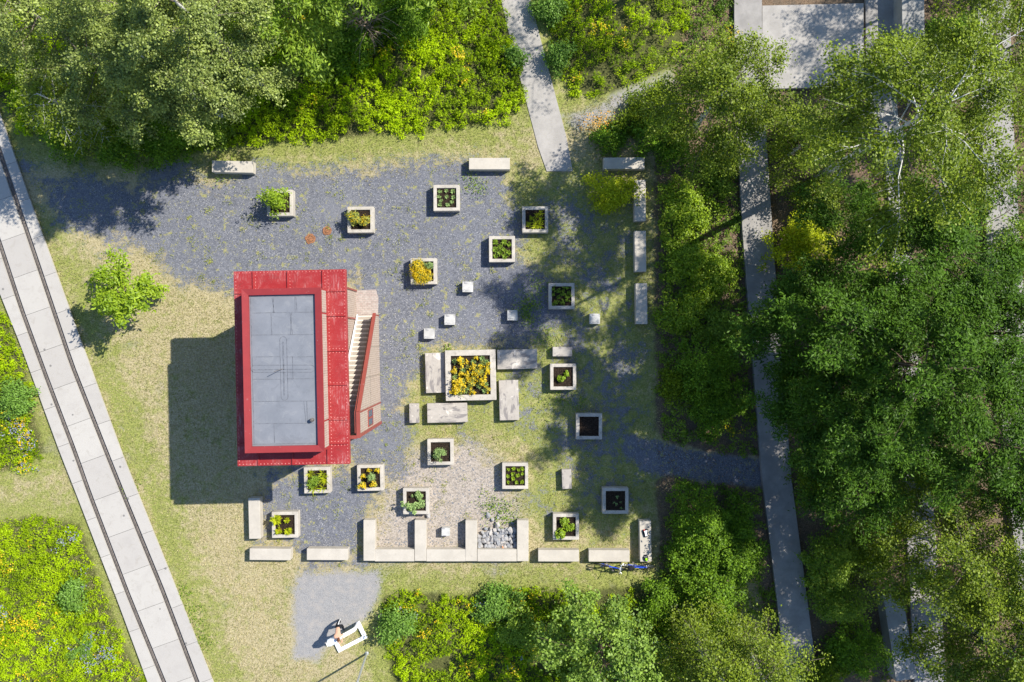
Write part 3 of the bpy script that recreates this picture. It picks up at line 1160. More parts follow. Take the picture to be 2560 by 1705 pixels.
plant('bush', PL_AT['bush'][0] - 0.17, PL_AT['bush'][1] + 0.10, PL_AT['bush'][2], 1.35, "leafy_bush", "round glossy yellow-green bush filling its concrete planter", "bush")
plant('sedum', PL_AT['sedum'][0] - 0.33, PL_AT['sedum'][1] + 0.06, PL_AT['sedum'][2], 1.12, "flowering_plant", "larger of two bushy yellowing clumps overflowing a planter", "plant")
plant('sedum', PL_AT['sedum'][0] + 0.24, PL_AT['sedum'][1] - 0.08, PL_AT['sedum'][2], 0.85, "flowering_plant", "smaller of two bushy yellowing clumps beside a dark soil gap", "plant", seed=1)
grid_plants('grey', 'greyrosette', [(-.36, .36), (0, .38), (.34, .36), (-.4, .08), (.02, .05), (.36, .03), (-.3, -.14), (.3, -.2), (-.36, -.38), (.05, -.38)], 1.0,
            "seedling", "grey-green seedling rosette spaced out in a planter of dark soil", "plant", "grey-green seedlings in one planter")
grid_plants('blade', 'blade', [(.1, .25), (.3, .35), (-.15, .05), (.05, -.15), (.3, -.05), (-.35, -.3), (.0, -.38), (.25, -.35)], 0.8,
            "grassy_plant", "arching grass-like plant in the planter by the path shade", "plant", "grass-like plants in one planter")
grid_plants('tobacco', 'rosette', [(-.38, .36), (.12, .38), (-.12, .12), (.36, .25), (-.38, -.02), (.12, -.05), (-.1, -.22), (.36, -.2), (-.36, -.38), (.14, -.38)], 1.1,
            "leafy_plant", "pointed dark green leaf rosette in the planter it fills with others", "plant", "dark green rosettes in one planter")
for k, (dx, dy, sc) in enumerate([(-.28, .28, 1.0), (-.25, -.12, 1.0), (-.15, -.4, .85), (.22, -.3, .85), (.12, .1, .6)]):
    plant('flowers', PL_AT['yellow'][0] + dx - 0.05, PL_AT['yellow'][1] + dy, PL_AT['yellow'][2], sc, "yellow_flowers", "bright yellow flower clump in the most crowded planter", "flowers", "yellow flower clumps in one planter", seed=k % 3)
plant('herb', PL_AT['yellow'][0] + .32, PL_AT['yellow'][1] + .3, PL_AT['yellow'][2], 0.8, "leafy_plant", "green leafy plant in the corner of the yellow flower planter", "plant", seed=4)
grid_plants('dozen', 'tuft', [(-.4, .4), (-.2, .3), (.1, .38), (.35, .4), (.42, .2), (0, .15), (-.4, .1), (-.2, -.05), (.2, 0), (.38, -.1), (-.3, -.3), (0, -.3), (.3, -.28), (-.42, -.42), (0.1, -.45)], 1.0,
            "tufted_plant", "round green tuft in the half shaded planter of a dozen", "plant", "round green tufts in one planter")
plant('curly', PL_AT['sprig'][0] - .1, PL_AT['sprig'][1] - .1, PL_AT['sprig'][2], 0.8, "leafy_plant", "pale leafy sprig alone in a planter below the narrow slab", "plant", seed=2)
plant('curly', PL_AT['sprig'][0] + .2, PL_AT['sprig'][1] + .18, PL_AT['sprig'][2], 0.7, "leafy_plant", "smaller pale sprig toward the right of its planter", "plant", seed=3)
plant('herb', PL_AT['herb'][0] - .12, PL_AT['herb'][1] - .1, PL_AT['herb'][2], 1.3, "herb_plant", "feathery blue-green herb leaning over the planter above the pebbles", "plant")
grid_plants('seedling', 'seedling', [(-.38, .36), (-.1, .4), (.18, .34), (.4, .4), (-.4, .0), (-.12, .12), (.14, .02), (.4, .12), (-.38, -.36), (-.12, -.14), (.08, -.36), (.36, -.34)], 1.0,
            "seedling", "light green seedling in rows in the planter by the shade edge", "plant", "light green seedlings in one planter")
grid_plants('dim', 'shoot', [(.05, -.2), (.3, -.1), (.35, -.4), (.1, .2), (-.1, -.1)], 1.0, "thin_shoot", "thin faint shoot in the shaded planter", "plant", "thin shoots in the shaded planter")
for k, (dx, dy, sc, lab) in enumerate([(-.12, .3, .9, "upper"), (.3, .0, .8, "right hand"), (-.3, -.3, 1.0, "lower left"), (.1, -.1, .7, "central")]):
    plant('curly', PL_AT['parsley'][0] + dx, PL_AT['parsley'][1] + dy, PL_AT['parsley'][2], sc, "herb_plant", lab + " curly bright green herb in the planter above the bench row", "plant", seed=5 + k % 2)
plant('mound', PL_AT['iris'][0] - .12, PL_AT['iris'][1] - .14, PL_AT['iris'][2], 1.25, "leafy_plant", "dense green mound in the planter beside the red building", "plant")
grid_plants('iris', 'blade', [(-.38, .34), (.3, .38), (.4, .1), (-.2, -.44), (.32, -.42)], 1.1, "grassy_plant", "long pale blade plant round the green mound by the red building", "plant", "long blade plants in one planter")
plant('herb', PL_AT['mix'][0] + .05, PL_AT['mix'][1] + .05, PL_AT['mix'][2], 0.9, "leafy_plant", "feathery green plant in the middle of the mixed flower planter", "plant", seed=2)
for (dx, dy, sc, lab) in [(-.4, -.4, 1.1, "orange-yellow flower clump at the lower left corner of the mixed planter"), (.2, -.35, 1.0, "deep yellow flower clump at the lower edge of the mixed planter"),
                          (.42, .42, .7, "small yellow flower clump at the top right corner of the mixed planter"), (-.38, .1, .7, "small yellow flower clump at the left edge of the mixed planter"),
                          (-.1, .42, .6, "small yellow flower clump at the top edge of the mixed planter")]:
    plant('yellowclump', PL_AT['mix'][0] + dx, PL_AT['mix'][1] + dy, PL_AT['mix'][2], sc, "yellow_flowers", lab, "flowers", seed=1)
plant('nasturtium', PL_AT['nasturtium'][0] - .28, PL_AT['nasturtium'][1] - .25, PL_AT['nasturtium'][2], 1.25, "leafy_plant", "big round-leaved pale plant hanging over the pebble corner planter", "plant")
plant('nasturtium', PL_AT['nasturtium'][0] + .15, PL_AT['nasturtium'][1] + .3, PL_AT['nasturtium'][2], 0.8, "leafy_plant", "small round-leaved plant at the top of the pebble corner planter", "plant", seed=1)
plant('nasturtium', PL_AT['nasturtium'][0] + .3, PL_AT['nasturtium'][1] - .15, PL_AT['nasturtium'][2], 0.6, "leafy_plant", "sparse round-leaved plant at the right of the pebble corner planter", "plant", seed=2)
for (dx, dy, sc, lab) in [(-.42, .3, 1.25, "largest yellow-green fern-like plant hanging over its planter corner"), (.12, .26, .7, "small yellow-green plant in the upper right of the four"),
                          (-.32, -.3, .85, "yellow-green plant with an orange bloom in the lower left of the four"), (.2, -.34, .85, "yellow-green plant with an orange bloom in the lower right of the four")]:
    plant('fern', PL_AT['fern'][0] + dx, PL_AT['fern'][1] + dy, PL_AT['fern'][2], sc, "fern_plant", lab, "plant", seed=int(dx * 10) % 3)
bx, by, bz = PL_AT['big']
for k, (dx, dy) in enumerate([(-.88, .75), (.15, .72), (.62, .92), (.85, .72), (.55, .55), (-.4, .3), (-.85, -.1), (-.3, -.85), (.45, -.6), (.82, -.5), (.75, -.85), (-.1, -.7)]):
    plant('lavender', bx + dx, by + dy, bz, 1.25, "lavender_plant", "grey-green tuft on dark soil in the big planter", "plant", "grey-green tufts in the big planter", seed=k % 3)
for k, (dx, dy, sc) in enumerate([(-.45, .75, 1.3), (.32, .95, .6), (.15, .45, 1.0), (.5, .25, 1.4), (.85, .35, 1.3), (.3, .1, 1.1), (.65, -.3, 1.4), (.2, -.2, 1.0), (-.4, -.35, 1.3), (-.75, -.5, 1.4), (-.8, -.85, 1.4),
                                  (.05, -.5, 1.1), (-.55, -.7, 1.2), (-.9, .2, .9), (-.2, .0, 1.0), (.95, -.8, .8), (.1, -.95, .8), (-.5, .1, .8)]):
    plant('yellowclump', bx + dx, by + dy, bz, sc, "yellow_flowers", "yellow flower clump sprawling over dark soil in the big planter", "flowers", "yellow flowers in the big planter", seed=k % 4)


# ------------------------------------------------------------------ the stone pile
def make_stones():
    rng = random.Random(5)
    protos = []
    for k in range(7):
        bm = bmesh.new()
        bmesh.ops.create_icosphere(bm, subdivisions=1, radius=0.12)
        for v in bm.verts:
            v.co *= rng.uniform(0.7, 1.25)
            v.co.x *= 1.25
            v.co.z *= 0.8
        res = bmesh.ops.convex_hull(bm, input=bm.verts[:])
        bmesh.ops.delete(bm, geom=[g for g in res["geom_interior"] if isinstance(g, bmesh.types.BMVert)], context='VERTS')
        bmesh.ops.recalc_face_normals(bm, faces=bm.faces[:])
        me = bpy.data.meshes.new("broken_stone")
        bm.to_mesh(me)
        bm.free()
        me.materials.append(M['stone'])
        protos.append(me)

    def stone(u, v, z, sc, label, group, me=None):
        o = bpy.data.objects.new("broken_stone", me or rng.choice(protos))
        COL.objects.link(o)
        q_ = P(u, v, z)
        o.location = (q_.x, q_.y, z)
        o.rotation_euler = (rng.uniform(-.6, .6), rng.uniform(-.6, .6), rng.uniform(0, 6.28))
        o.scale = (sc, sc * rng.uniform(.8, 1.1), sc * rng.uniform(.8, 1.1))
        tag(o, label, "stone", group)
        return o
    rows = 0
    y = 1325
    while y < 1374:
        x = 1198 + rng.uniform(0, 4)
        while x < 1291:
            edge = 1337 - (x - 1195) * 0.16 + rng.uniform(-4, 4)
            if y > edge - 6:
                stone(x + rng.uniform(-2, 2), y + rng.uniform(-2, 2), rng.uniform(0.07, 0.20), rng.uniform(0.95, 1.45), "grey angular stone in the heap between two concrete crossbars", "broken stones in the heap")
            x += rng.uniform(8.0, 11.0)
        y += 8.0
    for (u, v, sc, lab) in [(1220, 1287, 1.3, "loose grey stone farthest out from the heap on the pebbles"), (1246, 1292, 1.1, "flat loose grey stone above the heap among weeds"),
                            (1232, 1299, 0.9, "small loose stone between two bigger loose stones above the heap"), (1281, 1307, 0.9, "loose dark stone near the right crossbar end"),
                            (1243, 1313, 1.5, "large dark stone at the top fringe of the heap"), (1215, 1322, 0.9, "loose stone at the upper left fringe of the heap")]:
        stone(u, v, 0.06, sc, lab, "loose stones above the heap")
    o_ = stone(1259, 1369, 0.2, 0.85, "orange sandstone lump at the foot of the grey heap", None)
    o_.data = o_.data.copy()
    o_.data.materials.clear()
    o_.data.materials.append(M['orange_stone'])
    o_ = stone(1071, 1289, 0.07, 1.2, "flat grey stone beside the planter at the pebble corner", None)


make_stones()

# ------------------------------------------------------------------ red building
B_ORG = Vector((-10.35, -1.254, 0))
B_ROT = R(1.2)
B = empty("red_building", B_ORG, B_ROT)
tag(B, "red steel building with flat grey felt roof and an outside stair", "building")
BI = Matrix.Rotation(-B_ROT, 3, 'Z')


def BL(u, v, z):
    w = P(u, v, z) - B_ORG
    w = BI @ Vector((w.x, w.y, 0))
    return Vector((w.x, w.y, z))


def CB(cx, cy, z):
    """building close-up crop coordinates -> local"""
    return BL(560 + cx / 2.8, 640 + cy / 2.8, z)


def build_building():
    Z1, Z2 = 6.85, 7.87
    hx, hy = 2.635, 4.575
    # lower body
    bm = bmesh.new()
    add_box(bm, ((-1.53 + 1.775) / 2, (4.03 - 4.02) / 2, 3.27), (1.775 + 1.53, 8.05, 6.54))
    bm_obj("wall", bm, M['mesh'], B)
    bm = bmesh.new()
    for y in (4.0, 2.45, 0.6, -1.2, -2.95, -3.99):
        add_box(bm, (1.80, y, 3.2), (0.06, 0.09, 6.4))
    add_box(bm, (1.80, 0, 6.45), (0.07, 8.0, 0.14))
    bm_obj("wall_frame", bm, M['railred'], B)
    # red roof slab with folded edge
    bm = bmesh.new()
    add_box(bm, (0, 0, Z1 - 0.15), (2 * hx, 2 * hy, 0.30), 0, 0.02)
    slab = bm_obj("roof_slab", bm, M['red'], B)
    lan = (-0.12, -0.083)
    lx, ly = 3.62 / 2, 7.50 / 2
    # seams
    zt = Z1 + 0.02

    def seam(a, b, w=0.05):
        d = b - a
        L = d.length
        bm = bmesh.new()
        add_box(bm, ((a.x + b.x) / 2, (a.y + b.y) / 2, Z1 + 0.025), (L, w, 0.07), math.atan2(d.y, d.x))
        bm_obj("seam", bm, M['red'], slab)
    e_ = 0.03
    for cx in (204, 445, 690):
        a = CB(cx, 100, Z1)
        seam(Vector((a.x, hy - e_, 0)), Vector((a.x, lan[1] + ly + 0.02, 0)))
    for cx in (242, 482, 729):
        a = CB(cx, 1460, Z1)
        seam(Vector((a.x, -hy + e_, 0)), Vector((a.x, lan[1] - ly - 0.02, 0)))
    for cy in (244, 416, 661, 900, 1143, 1311):
        a = CB(860, cy, Z1)
        seam(Vector((hx - e_, a.y, 0)), Vector((lan[0] + lx + 0.02, a.y, 0)))
    for cy in (262, 426, 664, 905, 1150, 1318):
        a = CB(85, cy, Z1)
        seam(Vector((-hx + e_, a.y, 0)), Vector((lan[0] - lx - 0.02, a.y, 0)))
    # rivet rows
    bm = bmesh.new()

    def rivet(x, y):
        r_ = 0.034
        t_ = bm.verts.new((x, y, Z1 + 0.022))
        ring = [bm.verts.new((x + r_ * math.cos(k * math.pi / 3), y + r_ * math.sin(k * math.pi / 3), Z1 + 0.001)) for k in range(6)]
        for k in range(6):
            bm.faces.new((ring[k], ring[(k + 1) % 6], t_))
    y = -hy + 0.08
    while y < hy:
        for x in (-hx + 0.09, hx - 0.09, lan[0] + lx + 0.10):
            rivet(x, y)
        y += 0.165
    x = -hx + 0.1
    while x < hx:
        rivet(x, hy - 0.08)
        rivet(x, -hy + 0.08)
        x += 0.165
    for cy in (244, 416, 661, 900, 1143, 1311):
        a = CB(860, cy, Z1)
        x = lan[0] + lx + 0.12
        while x < hx - 0.1:
            rivet(x, a.y - 0.09)
            rivet(x, a.y + 0.09)
            x += 0.15
    for cx in (204, 445, 690):
        a = CB(cx, 100, Z1)
        y = lan[1] + ly + 0.08
        while y < hy - 0.1:
            rivet(a.x + 0.09, y)
            y += 0.15
    tag(bm_obj("rivet", bm, M['rivet'], slab), kind="stuff")
    # raised roof box
    bm = bmesh.new()
    wz0, wz1 = Z1 + 0.001, Z2 - 0.06
    add_box(bm, (lan[0], lan[1], (wz0 + wz1) / 2 - 0.1), (2 * lx - 0.04, 2 * ly - 0.04, wz1 - wz0 - 0.2))
    bm_obj("raised_wall", bm, M['coping'], B)
    bm = bmesh.new()
    for (y0, y1) in ((ly - 0.10, ly - 1.12), (ly - 1.20, -ly + 1.42), (-ly + 1.34, -ly + 0.15)):
        add_box(bm, (lan[0] + lx - 0.012, lan[1] + (y0 + y1) / 2, (Z1 + Z2) / 2 - 0.07), (0.03, abs(y0 - y1), Z2 - Z1 - 0.2))
    bm_obj("cladding", bm, M['mesh'], B)
    # coping sloping inward
    w = 0.29
    bm = bmesh.new()
    O = [(-lx, -ly), (lx, -ly), (lx, ly), (-lx, ly)]
    I = [(-lx + w, -ly + w), (lx - w, -ly + w), (lx - w, ly - w), (-lx + w, ly - w)]

    def ring(pts, z):
        return [bm.verts.new((lan[0] + p_[0], lan[1] + p_[1], z)) for p_ in pts]
    r0 = ring(O, Z2 - 0.16)
    r1 = ring(O, Z2)
    r2 = ring(I, Z2 - 0.05)
    r3 = ring(I, Z2 - 0.26)
    for a_, b_ in ((r0, r1), (r1, r2), (r2, r3), (r3, r0)):
        for k in range(4):
            bm.faces.new((a_[k], a_[(k + 1) % 4], b_[(k + 1) % 4], b_[k]))
    bm_obj("coping", bm, M['coping'], B)
    # felt
    ZR = Z2 - 0.185
    ix, iy = lx - w - 0.002, ly - w - 0.002
    bm = bmesh.new()
    add_box(bm, (lan[0], lan[1], ZR - 0.05), (2 * ix, 2 * iy, 0.1))
    felt = bm_obj("roof_felt", bm, M['felt'], B)
    bm = bmesh.new()

    def line(c0, c1, wd=0.022):
        a, b = CB(*c0, ZR), CB(*c1, ZR)
        d = b - a
        add_box(bm, ((a.x + b.x) / 2, (a.y + b.y) / 2, ZR + 0.004), (d.length, wd, 0.012), math.atan2(d.y, d.x))
    for k, (l0, l1) in enumerate([((190, 284), (622, 280)), ((197, 399), (622, 392)), ((199, 553), (622, 549)), ((203, 706), (392, 704)), ((440, 706), (625, 704)),
                   ((207, 862), (395, 862)), ((443, 860), (628, 858)), ((212, 1018), (632, 1014)), ((216, 1172), (630, 1170)), ((190, 1318), (640, 1310)),
                   ((187, 290), (212, 1310)), ((338, 290), (352, 397)), ((348, 290), (345, 397)), ((497, 284), (500, 392)), ((505, 284), (512, 390)), ((462, 396), (480, 545)), ((473, 396), (466, 548)),
                   ((560, 1018), (575, 1165)), ((580, 1016), (585, 1168)), ((330, 400), (335, 552)), ((350, 1175), (355, 1310)), ((480, 705), (484, 860))]):
        line(l0, l1, 0.02 if k != 10 else 0.03)
    # the rounded cross of gutter strips
    def stadium(cx0, cy0, cx1, cy1, r_):
        horiz = abs(cx1 - cx0) > abs(cy1 - cy0)
        pts = []
        for k in range(9):
            t_ = -math.pi / 2 + math.pi * k / 8
            pts.append((cx1 + r_ * math.cos(t_), cy1 + r_ * math.sin(t_)) if horiz else (cx1 + r_ * math.cos(t_ + math.pi / 2), cy1 + r_ * math.sin(t_ + math.pi / 2)))
        for k in range(9):
            t_ = math.pi / 2 + math.pi * k / 8
            pts.append((cx0 + r_ * math.cos(t_), cy0 + r_ * math.sin(t_)) if horiz else (cx0 + r_ * math.cos(t_ + math.pi / 2), cy0 + r_ * math.sin(t_ + math.pi / 2)))
        for k in range(len(pts)):
            line(pts[k], pts[(k + 1) % len(pts)], 0.02)
    stadium(415, 588, 425, 985, 24)
    stadium(215, 789, 610, 788, 25)
    line((414, 600), (422, 975), 0.05)
    line((205, 796), (610, 792), 0.03)
    bm_obj("felt_seam", bm, M['felt_seam'], felt)
    bm = bmesh.new()
    a = CB(412, 790, ZR)
    add_tube(bm, [(a.x, a.y, ZR), (a.x - 0.25, a.y - 0.1, ZR + 0.55)], 0.012, 6)
    bm_obj("rod", bm, M['steel'], felt)
    bm = bmesh.new()
    a = CB(632, 1146, ZR)
    add_tube(bm, [(a.x - 0.08, a.y, ZR), (a.x - 0.08, a.y, ZR + 0.2), (a.x - 0.08, a.y, ZR + 0.24)], [0.09, 0.09, 0.05], 10)
    bm_obj("vent_pipe", bm, M['steel'], felt)
    # ------------- stair
    xW, xE = 1.83, 2.93
    ys, ye, zl = 2.58, -2.2, 5.35
    n = 20
    st = empty("stair")
    st.parent = B
    for k in range(n):
        bm = bmesh.new()
        y0 = ys + (ye - ys) * k / n
        y1 = ys + (ye - ys) * (k + 1) / n
        z = zl * (k + 1) / n
        add_box(bm, ((xW + xE) / 2, (y0 + y1) / 2 + 0.015, z - 0.03), (xE - xW - 0.04, abs(y1 - y0) + 0.05, 0.06), 0, 0.008)
        add_box(bm, ((xW + xE) / 2, y0 + 0.002, z - 0.026), (xE - xW - 0.042, 0.075, 0.060), 0, 0, 1)
        bm_obj("tread", bm, [M['stair'], M['nosing']], st)
        bm = bmesh.new()
        add_box(bm, ((xW + xE) / 2, y0 - 0.012, z - zl / n / 2 - 0.03), (xE - xW - 0.06, 0.02, zl / n - 0.06))
        bm_obj("riser", bm, M['bark'], st)
    bm = bmesh.new()
    add_box(bm, ((xW + xE) / 2, (ye - 3.33) / 2, zl - 0.06), (xE - xW - 0.02, abs(-3.33 - ye), 0.12))
    bm_obj("landing", bm, M['wallc'], st)
    bm = bmesh.new()
    add_box(bm, (xW + 0.035, (ye - 3.28) / 2, zl + 0.1), (0.06, 1.1, 0.2))
    # stringer along the wall
    a = Vector((xW + 0.03, ys, 0.15))
    b = Vector((xW + 0.03, ye, zl + 0.08))
    d = b - a
    rot = Matrix.Rotation(math.atan2(d.z, -d.y) * -1, 3, 'X')
    add_box(bm, (a + b) / 2, (0.05, d.length, 0.30), rot=rot)
    bm_obj("stringer", bm, M['white'], st)
    # outer wall of the stair
    xw = 2.97
    zt_ = 6.22
    prof = [(2.63, 0.0), (2.63, 1.15), (ye, zt_), (-3.35, zt_), (-3.35, 0.0)]
    bm = bmesh.new()
    A = [bm.verts.new((xw - 0.03, y, z)) for y, z in prof]
    C_ = [bm.verts.new((xw + 0.03, y, z)) for y, z in prof]
    bm.faces.new(A)
    bm.faces.new(C_[::-1])
    for k in range(5):
        bm.faces.new((A[k], C_[k], C_[(k + 1) % 5], A[(k + 1) % 5]))
    add_box(bm, ((xW + xw - 0.06) / 2, -3.36, 3.1), (xw - 0.06 - xW, 0.05, 6.2))
    sw = bm_obj("stair_wall", bm, M['mesh'], B)
    bm = bmesh.new()
    a, b = Vector((xw, 2.66, 1.22)), Vector((xw, ye, zt_ + 0.07))
    d = b - a
    rot = Matrix.Rotation(-math.atan2(d.z, -d.y), 3, 'X')
    add_box(bm, (a + b) / 2, (0.17, d.length, 0.13), rot=rot)
    add_box(bm, (xw, (ye - 3.40) / 2, zt_ + 0.075), (0.17, abs(-3.40 - ye) + 0.06, 0.13))
    add_box(bm, ((xW + xw) / 2 - 0.06, -3.38, zt_ + 0.072), (xw - xW - 0.05, 0.16, 0.13))
    bm_obj("top_rail", bm, M['railred'], sw)
    bm = bmesh.new()
    add_box(bm, (xw + 0.02, -3.33, zt_ / 2), (0.12, 0.16, zt_))
    bm_obj("post", bm, M['railred'], sw)
    bm = bmesh.new()
    add_box(bm, (xw + 0.035, ye - 0.02, zt_ / 2), (0.04, 0.08, zt_))
    bm_obj("post", bm, M['railred'], sw)
    bm = bmesh.new()
    add_box(bm, (xw + 0.035, 2.6, 0.6), (0.04, 0.06, 1.2))
    bm_obj("post", bm, M['railred'], sw)
    bm = bmesh.new()
    for y_, w_ in ((0.9, 0.02), (-0.65, 0.02)):
        zz = 1.15 + (2.63 - y_) / (2.63 - ye) * (zt_ - 1.15)
        add_box(bm, (xw + 0.034, y_, zz / 2), (0.012, w_, zz))
    add_box(bm, (xw + 0.036, -1.35, 3.1), (0.012, 2.2, 0.02))
    bm_obj("panel_joint", bm, M['joint'], sw)
    for y0 in (-2.52, -2.95):
        bm = bmesh.new()
        for dy in (-0.19, 0.19):
            add_box(bm, (xw + 0.045, y0 + dy, 3.3), (0.05, 0.05, 1.3))
        for dz in (-0.65, 0.65):
            add_box(bm, (xw + 0.047, y0, 3.3 + dz), (0.05, 0.43, 0.05))
        f = bm_obj("window", bm, M['railred'], sw)
        bm = bmesh.new()
        add_box(bm, (xw + 0.04, y0, 3.3), (0.02, 0.33, 1.25))
        bm_obj("pane", bm, M['glass'], f)
    # inner handrail
    bm = bmesh.new()
    a, b = Vector((xE - 0.12, 2.5, 1.18)), Vector((xE - 0.12, ye, zl + 0.95))
    add_tube(bm, [a, b, (xE - 0.12, -3.2, zl + 0.95)], 0.022, 8)
    for k in range(9):
        t_ = (k + 0.5) / 9
        p_ = a.lerp(b, t_)
        add_tube(bm, [p_, (p_.x + 0.12, p_.y, p_.z - 0.02)], 0.012, 6)
    bm_obj("handrail", bm, M['railred'], sw)


build_building()
bm = bmesh.new()
pp = [P(890, 726), P(940, 724), P(946, 745), P(945, 787), P(890, 788)]
add_prism(bm, [(q.x, q.y) for q in pp], -0.06, 0.035)
tag(bm_obj("paved_pad", bm, M['pad']), kind="structure")

# rusty covers in the chippings
for (u, v, sx, lab) in [(776, 597, 0.30, "larger rusty iron cover with a ring of holes in the chippings"), (818, 576.5, 0.26, "smaller rusty iron cover in the shadow tip of the planter")]:
    root = empty("rusty_cover", P(u, v, 0.0))
    rng = random.Random(int(u))
    bm = bmesh.new()
    add_prism(bm, [(sx * rng.uniform(0.8, 1.1) * math.cos(k * math.pi / 8), sx * rng.uniform(0.8, 1.1) * math.sin(k * math.pi / 8)) for k in range(16)], -0.03, 0.016)
    bm_obj("plate", bm, M['rust'], root)
    bm = bmesh.new()
    for k in range(8):
        t_ = k * math.pi / 4 + 0.2
        add_prism(bm, [(sx * 0.5 * math.cos(t_) + 0.026 * math.cos(j * math.pi / 3), sx * 0.5 * math.sin(t_) + 0.026 * math.sin(j * math.pi / 3)) for j in range(6)], 0.0, 0.019)
    bm_obj("hole", bm, M['black'], root)
    tag(root, lab, "cover")

# ------------------------------------------------------------------ lamp post at the lower edge
bm = bmesh.new()
b0 = P(917, 1633, 0)
top = P(917 - 65 / 198 * 82 * 1.0, 1633 + 82, 4.1)
top = b0 + (top - b0) * 1.7
lamp = empty("lamp_post", b0)
add_tube(bm, [(0, 0, 0), tuple((top - b0) * 0.5), tuple(top - b0)], [0.055, 0.05, 0.04], 10)
bm_obj("pole", bm, M['galv'], lamp)
bm = bmesh.new()
add_tube(bm, [tuple((top - b0) * 0.49), tuple((top - b0) * 0.52)], 0.06, 10)
bm_obj("joint_collar", bm, M['galv'], lamp)
bm = bmesh.new()
add_tube(bm, [(0, 0, -0.02), (0, 0, 0.05)], [0.12, 0.09], 12)
bm_obj("base_plate", bm, M['galv'], lamp)
tag(lamp, "thin galvanised pole rising beside the white frame seat", "pole")


# ------------------------------------------------------------------ white frame seat, shirt, person
def C1(cx, cy, z):
    return P(770 + cx / 11.2, 1520 + cy / 11.2, z)


def build_frame():
    root = empty("frame_seat", C1(1200, 850, 0))
    O = root.location.copy()

    def beam(bm, a, b, w, h):
        d = b - a
        rot = d.to_track_quat('X', 'Z').to_matrix()
        add_box(bm, (a + b) / 2 - O, (d.length + w * 0.0, w, h), rot=rot, bevel=0.006)
    hr = 0.14
    zc = hr / 2
    NE, E, S_, W_ = C1(1402, 440, hr), C1(1592, 815, hr), C1(880, 1185, hr), C1(775, 965, hr)
    for p_ in (NE, E, S_, W_):
        p_.z = zc
    bm = bmesh.new()
    out = []
    w = 0.20

    def ext(a, b, k0, k1):
        d = (b - a).normalized()
        return a - d * k0, b + d * k1
    beam(bm, *ext(NE, E, 0.10, 0.10), w, hr)
    beam(bm, *ext(E, S_, -0.10, 0.10), w, hr - 0.003)
    beam(bm, *ext(S_, W_, -0.10, 0.10), w, hr - 0.001)
    bm_obj("base_ring", bm, M['white'], root)
    bm = bmesh.new()
    K = C1(1300, 600, 0.98)
    T = C1(525, 1030, 1.2)
    beam(bm, K, T, 0.20, 0.10)
    bm_obj("raised_bar", bm, M['white'], root)
    bm = bmesh.new()
    a = NE.copy()
    a.z = 0.07
    beam(bm, a, K + (K - T).normalized() * 0.02, 0.19, 0.09)
    bm_obj("slanted_leg", bm, M['white'], root)
    bm = bmesh.new()
    a = W_.copy()
    a.z = 0.07
    # leg under the bar near the ring corner
    f = 0.66
    m_ = K.lerp(T, f)
    beam(bm, Vector((m_.x, m_.y, 0.0)), Vector((m_.x, m_.y, m_.z - 0.06)), 0.10, 0.10)
    bm_obj("upright_leg", bm, M['white'], root)
    tag(root, "white painted frame seat with a raised bar that the person leans on", "seat")
    # T-shirt over the bar
    bm = bmesh.new()
    d = (T - K).normalized()
    nrm = Vector((-d.y, d.x, 0)).normalized()
    c0 = K.lerp(T, 0.80)
    nu, nv = 15, 15
    g = []
    rng = random.Random(3)
    for i in range(nu):
        row = []
        for j in range(nv):
            a_ = (i / (nu - 1) - 0.5) * 0.52
            b_ = (j / (nv - 1) - 0.5) * 0.60 + 0.02
            over = max(0.0, abs(b_) - 0.115)
            z = c0.z + a_ * d.z + 0.065 - over * 1.15 + rng.uniform(-0.008, 0.008)
            lat = math.copysign(min(abs(b_), 0.115 + over * 0.55), b_)
            row.append(bm.verts.new(c0.xy.to_3d() + d * a_ * (1 - 0.25 * abs(b_)) + nrm * lat + Vector((0, 0, z - a_ * d.z))))
        g.append(row)
    for i in range(nu - 1):
        for j in range(nv - 1):
            bm.faces.new((g[i][j], g[i + 1][j], g[i + 1][j + 1], g[i][j + 1]))
    sh = bm_obj("white_shirt", bm, M['shirt'], None, True)
    md = sh.modifiers.new("thick", 'SOLIDIFY')
    md.thickness = 0.008
    tag(sh, "white shirt draped over the raised bar beside the leaning person", "shirt")


build_frame()


def skin_obj(name, nodes, edges, mat, parent, sub=2, root=0):
    me = bpy.data.meshes.new(name)
    me.from_pydata([n_[0] for n_ in nodes], edges, [])
    o = link_mesh(name, me, mat, parent)
    sk = o.modifiers.new("skin", 'SKIN')
    sk.use_smooth_shade = True
    if not me.skin_vertices:
        bpy.context.view_layer.update()
    lay = me.skin_vertices[0].data if me.skin_vertices else None
    if lay is None:
        bm = bmesh.new()
        bm.from_mesh(me)
        bm.verts.layers.skin.verify()
        bm.to_mesh(me)
        bm.free()
        lay = me.skin_vertices[0].data
    for i, n_ in enumerate(nodes):
        r_ = n_[1]
        lay[i].radius = (r_, r_) if not isinstance(r_, tuple) else r_
        lay[i].use_root = (i == root)
    ss = o.modifiers.new("sub", 'SUBSURF')
    ss.levels = sub
    ss.render_levels = sub
    return o


